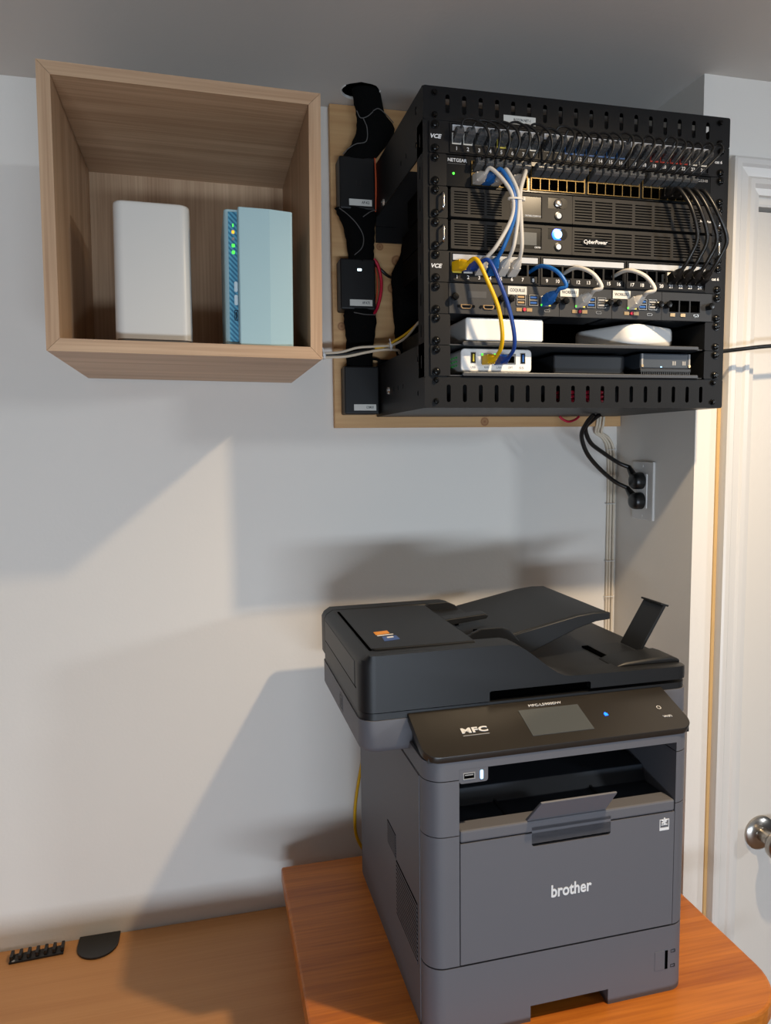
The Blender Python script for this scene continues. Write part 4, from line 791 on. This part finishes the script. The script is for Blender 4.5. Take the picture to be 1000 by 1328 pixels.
# usb corner, badges
ub = part(PR, 'usb_panel', MB().prism(rrect(0.0440, 0.0835, 0.3465, 0.3665, 0.004, 4, (1, 1, 0, 0)), 'xz', 0.0, 0.012), 'printer_grey', bevel=0.0006)
us = part(ub, 'usb_socket', MB().plate(rect(0.0490, 0.0655, 0.3520, 0.3610), [rect(0.0503, 0.0642, 0.3532, 0.3598)], 'xz', -0.0006, 0.001).box(0.0515, 0.0630, -0.0003, 0.001, 0.3570, 0.3585), 'print_grey')
part(us, 'socket_inside', MB().box(0.0503, 0.0642, -0.0002, 0.0006, 0.3532, 0.3598), 'hole')
part(ub, 'usb_light', MB().prism(rrect(0.0725, 0.0765, 0.3505, 0.3625, 0.0014, 3), 'xz', -0.0006, 0.001), 'led_bluewhite')
part(PR, 'lettering', MB().text('brother', (0.2030, -0.0008, 0.1800), 0.0235, bold=0.022, width=0.0600), 'print_white', label='white maker name on the front door')
bg_ = part(PR, 'energy_badge', MB().plate(rect(0.3375, 0.3525, 0.2415, 0.2575), [rect(0.3385, 0.3515, 0.2455, 0.2565)], 'xz', -0.0008, 0.0), 'print_white', label='small square energy badge')
part(bg_, 'mark', MB().text('*', (0.3450, -0.0008, 0.2500), 0.022, bold=0.02).box(0.340, 0.350, -0.0008, -0.0004, 0.2490, 0.2502), 'print_white')
for x0, x1 in ((-0.0010, 0.0005), (Wd - 0.0005, Wd + 0.0010)):
    part(PR, 'side_cover', MB().box(x0, x1, 0.030, Dp - 0.001, 0.004, 0.3505), 'printer_grey', bevel=0.0004)
# side vents on the left
def side_vent(y0, y1, z0, z1, n):
    v_ = part(PR, 'side_vent', MB().box(-0.0014, 0.001, y0, y1, z0, z1), 'hole')
    h = (z1 - z0) / n
    for k in range(n): part(v_, 'slat', MB().box(-0.0020, -0.0008, y0, y1, z0 + h * (k + 0.12), z0 + h * (k + 0.62)), 'printer_grey')
side_vent(0.040, 0.148, 0.082, 0.168, 14); side_vent(0.150, 0.198, 0.168, 0.205, 9)
# ---- scanner and document feeder
SX0, SX1, SY0, SY1 = -0.0665, 0.4405, 0.0765, 0.3950
so = rrect(SX0, SX1, SY0, SY1, 0.022, 8, (1, 1, 1, 1))
def shrink(P, d): 
    cx, cy = (SX0 + SX1) / 2, (SY0 + SY1) / 2; hx, hy = (SX1 - SX0) / 2, (SY1 - SY0) / 2
    return [(cx + (x - cx) * (hx - d) / hx, cy + (y - cy) * (hy - d) / hy) for x, y in P]
sb = part(PR, 'scanner_base', MB().loft([[(x, y, z) for x, y in shrink(so, d)] for z, d in ((0.3640, 0.010), (0.3655, 0.006), (0.3690, 0.002), (0.3740, 0.0), (0.4105, 0.0))]), 'printer_grey', smooth=50)
part(sb, 'port_door', MB().box(SX0 - 0.0006, SX0 + 0.002, 0.205, 0.228, 0.3790, 0.4040), 'printer_grey', bevel=0.0005)
part(sb, 'port_mark', MB().plate(rect(0.2075, 0.2255, 0.3815, 0.4015), [rect(0.2090, 0.2240, 0.3830, 0.4000)], 'yz', SX0 - 0.0009, SX0 - 0.0005).box(SX0 - 0.0009, SX0 - 0.0005, 0.214, 0.219, 0.386, 0.397), 'printer_dark')
part(PR, 'scanner_gasket', MB().prism(shrink(so, 0.0015), 'xy', 0.4105, 0.4200), 'printer_black', smooth=40)
# lid: outline in plan, height field stepping down to the right
zA, zB = 0.5000, 0.4465
def lid_top(x):
    if x < 0.135: return zA
    if x > 0.255: return zB - 0.002 * (x - 0.255) / 0.185
    t = min(1, max(0, (x - 0.145) / 0.098)); t = t * t * (3 - 2 * t); return zA + (zB - zA) * t
def lid_section(x0_, x1_, y0, y1, zb, cut=None):
    pass
# front rim and rear rim keep the full height; the middle is hollowed for the paper path
prof = [(SX0 + 0.0, 0.4215), (SX0, 0.4855), (SX0 + 0.004, 0.4930), (SX0 + 0.014, 0.4995)] + [(x, lid_top(x)) for x in [0.10 + 0.012 * k for k in range(14)]] + [(0.43, zB - 0.002), (SX1, zB - 0.0045), (SX1, 0.4255), (0.2735, 0.4255), (0.2735, 0.4345), (0.2700, 0.4360), (0.1200, 0.4360), (0.1170, 0.4345), (0.1170, 0.4215)]
def rimcurve(y0, y1): return MB().prism(prof, 'xz', y0, y1)
def rounded_lid():
    """front rim drawn in slices so its two front corners are rounded in plan"""
    mb = MB(); r = 0.022; rings = []
    for k in range(9):
        t = R(90 * k / 8); ins = r - r * math.sin(t); y = SY0 + r - r * math.cos(t)
        rings.append([(min(max(x, SX0 + ins + (x - SX0) * 0.0), SX1 - ins), y, z) for x, z in prof])
    rings.append([(x, 0.116, z) for x, z in prof]); return mb.loft(rings)
lid = part(PR, 'lid', rounded_lid(), 'printer_black', smooth=38)
part(lid, 'rear_rim', rimcurve(0.362, SY1), 'printer_black', bevel=0.006, smooth=38)
mid = [(SX0, 0.4215), (SX0, 0.4855), (SX0 + 0.004, 0.4930), (SX0 + 0.014, 0.4995), (0.1020, zA - 0.0015), (0.1040, 0.4860), (0.150, 0.4720), (0.190, 0.4520), (0.230, 0.4440), (0.300, 0.4430), (0.330, 0.4445), (0.43, zB - 0.002), (SX1, zB - 0.0045), (SX1, 0.4255)]
part(lid, 'paper_path', MB().prism(mid, 'xz', 0.116, 0.362), 'printer_black', smooth=30)
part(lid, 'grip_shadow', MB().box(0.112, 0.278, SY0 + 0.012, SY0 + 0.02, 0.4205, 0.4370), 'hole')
ac = part(PR, 'feeder_cover', MB().prism(rrect(-0.0440, 0.1060, 0.1030, 0.3450, 0.006, 4, (1, 0, 0, 1)), 'xy', zA - 0.004, zA + 0.0022), 'printer_black', bevel=0.0015)
part(PR, 'cover_gap', MB().box(-0.0475, -0.0438, 0.105, 0.343, zA - 0.002, zA + 0.0006), 'hole')
part(PR, 'feeder_side', MB().box(SX0 - 0.0008, SX0 + 0.002, 0.112, 0.352, 0.4510, 0.4850), 'printer_black', bevel=0.0004)
part(PR, 'side_gap', MB().box(SX0 - 0.0004, SX0 + 0.002, 0.105, 0.355, 0.4490, 0.4505), 'hole')
sk = part(ac, 'sticker', MB().prism([(-0.022, 0.172), (0.000, 0.176), (0.000, 0.192), (-0.022, 0.188)], 'xy', zA + 0.0022, zA + 0.0027), 'sticker_orange', label='orange and blue sticker')
part(sk, 'blue_field', MB().prism([(-0.018, 0.136), (0.006, 0.141), (0.006, 0.162), (-0.016, 0.160)], 'xy', zA + 0.0022, zA + 0.0027), 'sticker_blue')
part(sk, 'white_print', MB().prism([(-0.0215, 0.163), (0.0035, 0.167), (0.0035, 0.171), (-0.0215, 0.168)], 'xy', zA + 0.0027, zA + 0.0030).prism([(-0.010, 0.150), (0.000, 0.152), (0.000, 0.158), (-0.010, 0.156)], 'xy', zA + 0.0027, zA + 0.0030), 'print_white')
# input tray
tp = [(0.108, 0.4760), (0.180, 0.4860), (0.300, 0.5100), (0.330, 0.5130), (0.357, 0.5120), (0.357, 0.5050), (0.333, 0.5040), (0.300, 0.5000), (0.185, 0.4720), (0.108, 0.4660)]
it = part(PR, 'input_tray', MB().prism(tp, 'xz', 0.168, 0.392), 'printer_black', bevel=0.003, smooth=30)
part(it, 'tray_skirt', MB().prism([(0.1900, 0.4560), (0.1750, 0.4840), (0.300, 0.5098), (0.330, 0.5128), (0.357, 0.5118), (0.357, 0.5010), (0.333, 0.4990), (0.300, 0.4900), (0.2450, 0.4680), (0.2120, 0.4540)], 'xz', 0.164, 0.1705), 'printer_black', bevel=0.0012, smooth=30)
gd = [(0.1060, 0.4780), (0.1060, 0.4980), (0.1150, 0.5030), (0.1500, 0.5035), (0.1640, 0.4970), (0.1740, 0.4860), (0.1740, 0.4780)]
part(PR, 'paper_guide', MB().prism(gd, 'xz', 0.348, 0.354).box(0.105, 0.172, 0.300, 0.350, 0.4870, 0.4905), 'printer_black', bevel=0.001)
gd2 = [(0.1000, 0.4780), (0.1200, 0.4995), (0.1350, 0.5050), (0.1680, 0.5050), (0.1800, 0.5000), (0.1960, 0.4820), (0.1960, 0.4780)]
part(PR, 'paper_guide', MB().prism(gd2, 'xz', 0.150, 0.156).box(0.115, 0.190, 0.154, 0.190, 0.4840, 0.4875), 'printer_black', bevel=0.001)
part(PR, 'guide_slider', MB().prism([(0.1020, 0.4930), (0.1080, 0.5010), (0.1750, 0.5060), (0.1820, 0.5030), (0.1780, 0.4980), (0.1080, 0.4900)], 'xz', 0.236, 0.262), 'printer_black', bevel=0.0015)
for x, y0, y1, z in ((0.1380, 0.275, 0.330, 0.4795), (0.1500, 0.200, 0.226, 0.4815)): part(PR, 'feed_slot', MB().box(x, x + 0.006, y0, y1, z, z + 0.0033), 'hole')
# output stop flag with its pocket
part(PR, 'stop_pocket', MB().box(0.335, 0.400, 0.150, 0.212, 0.4400, 0.4466), 'hole')
part(PR, 'pocket_floor', MB().box(0.345, 0.402, 0.154, 0.212, 0.4445, 0.4472), 'printer_black', bevel=0.0006)
bump_ = [(0.325, 0.4440), (0.345, 0.4505), (0.395, 0.4535), (0.422, 0.4540), (0.436, 0.4490), (0.4395, 0.4425)]
part(PR, 'end_ridge', MB().prism(bump_, 'xz', 0.098, 0.149), 'printer_black', bevel=0.004, smooth=30)
fg = part(PR, 'output_stop', MB().loft([[(0.4020, y, 0.4490), (0.4065, y, 0.4470), (0.4500, y, 0.5190), (0.4460, y, 0.5215)] for y in (0.152, 0.206)]), 'printer_black', bevel=0.0008, label='raised output stop flag')
part(fg, 'stop_lip', MB().loft([[(0.4400, y, 0.5205), (0.4405, y, 0.5235), (0.4540, y, 0.5195), (0.4530, y, 0.5165)] for y in (0.1515, 0.2065)]), 'printer_black', bevel=0.0005)
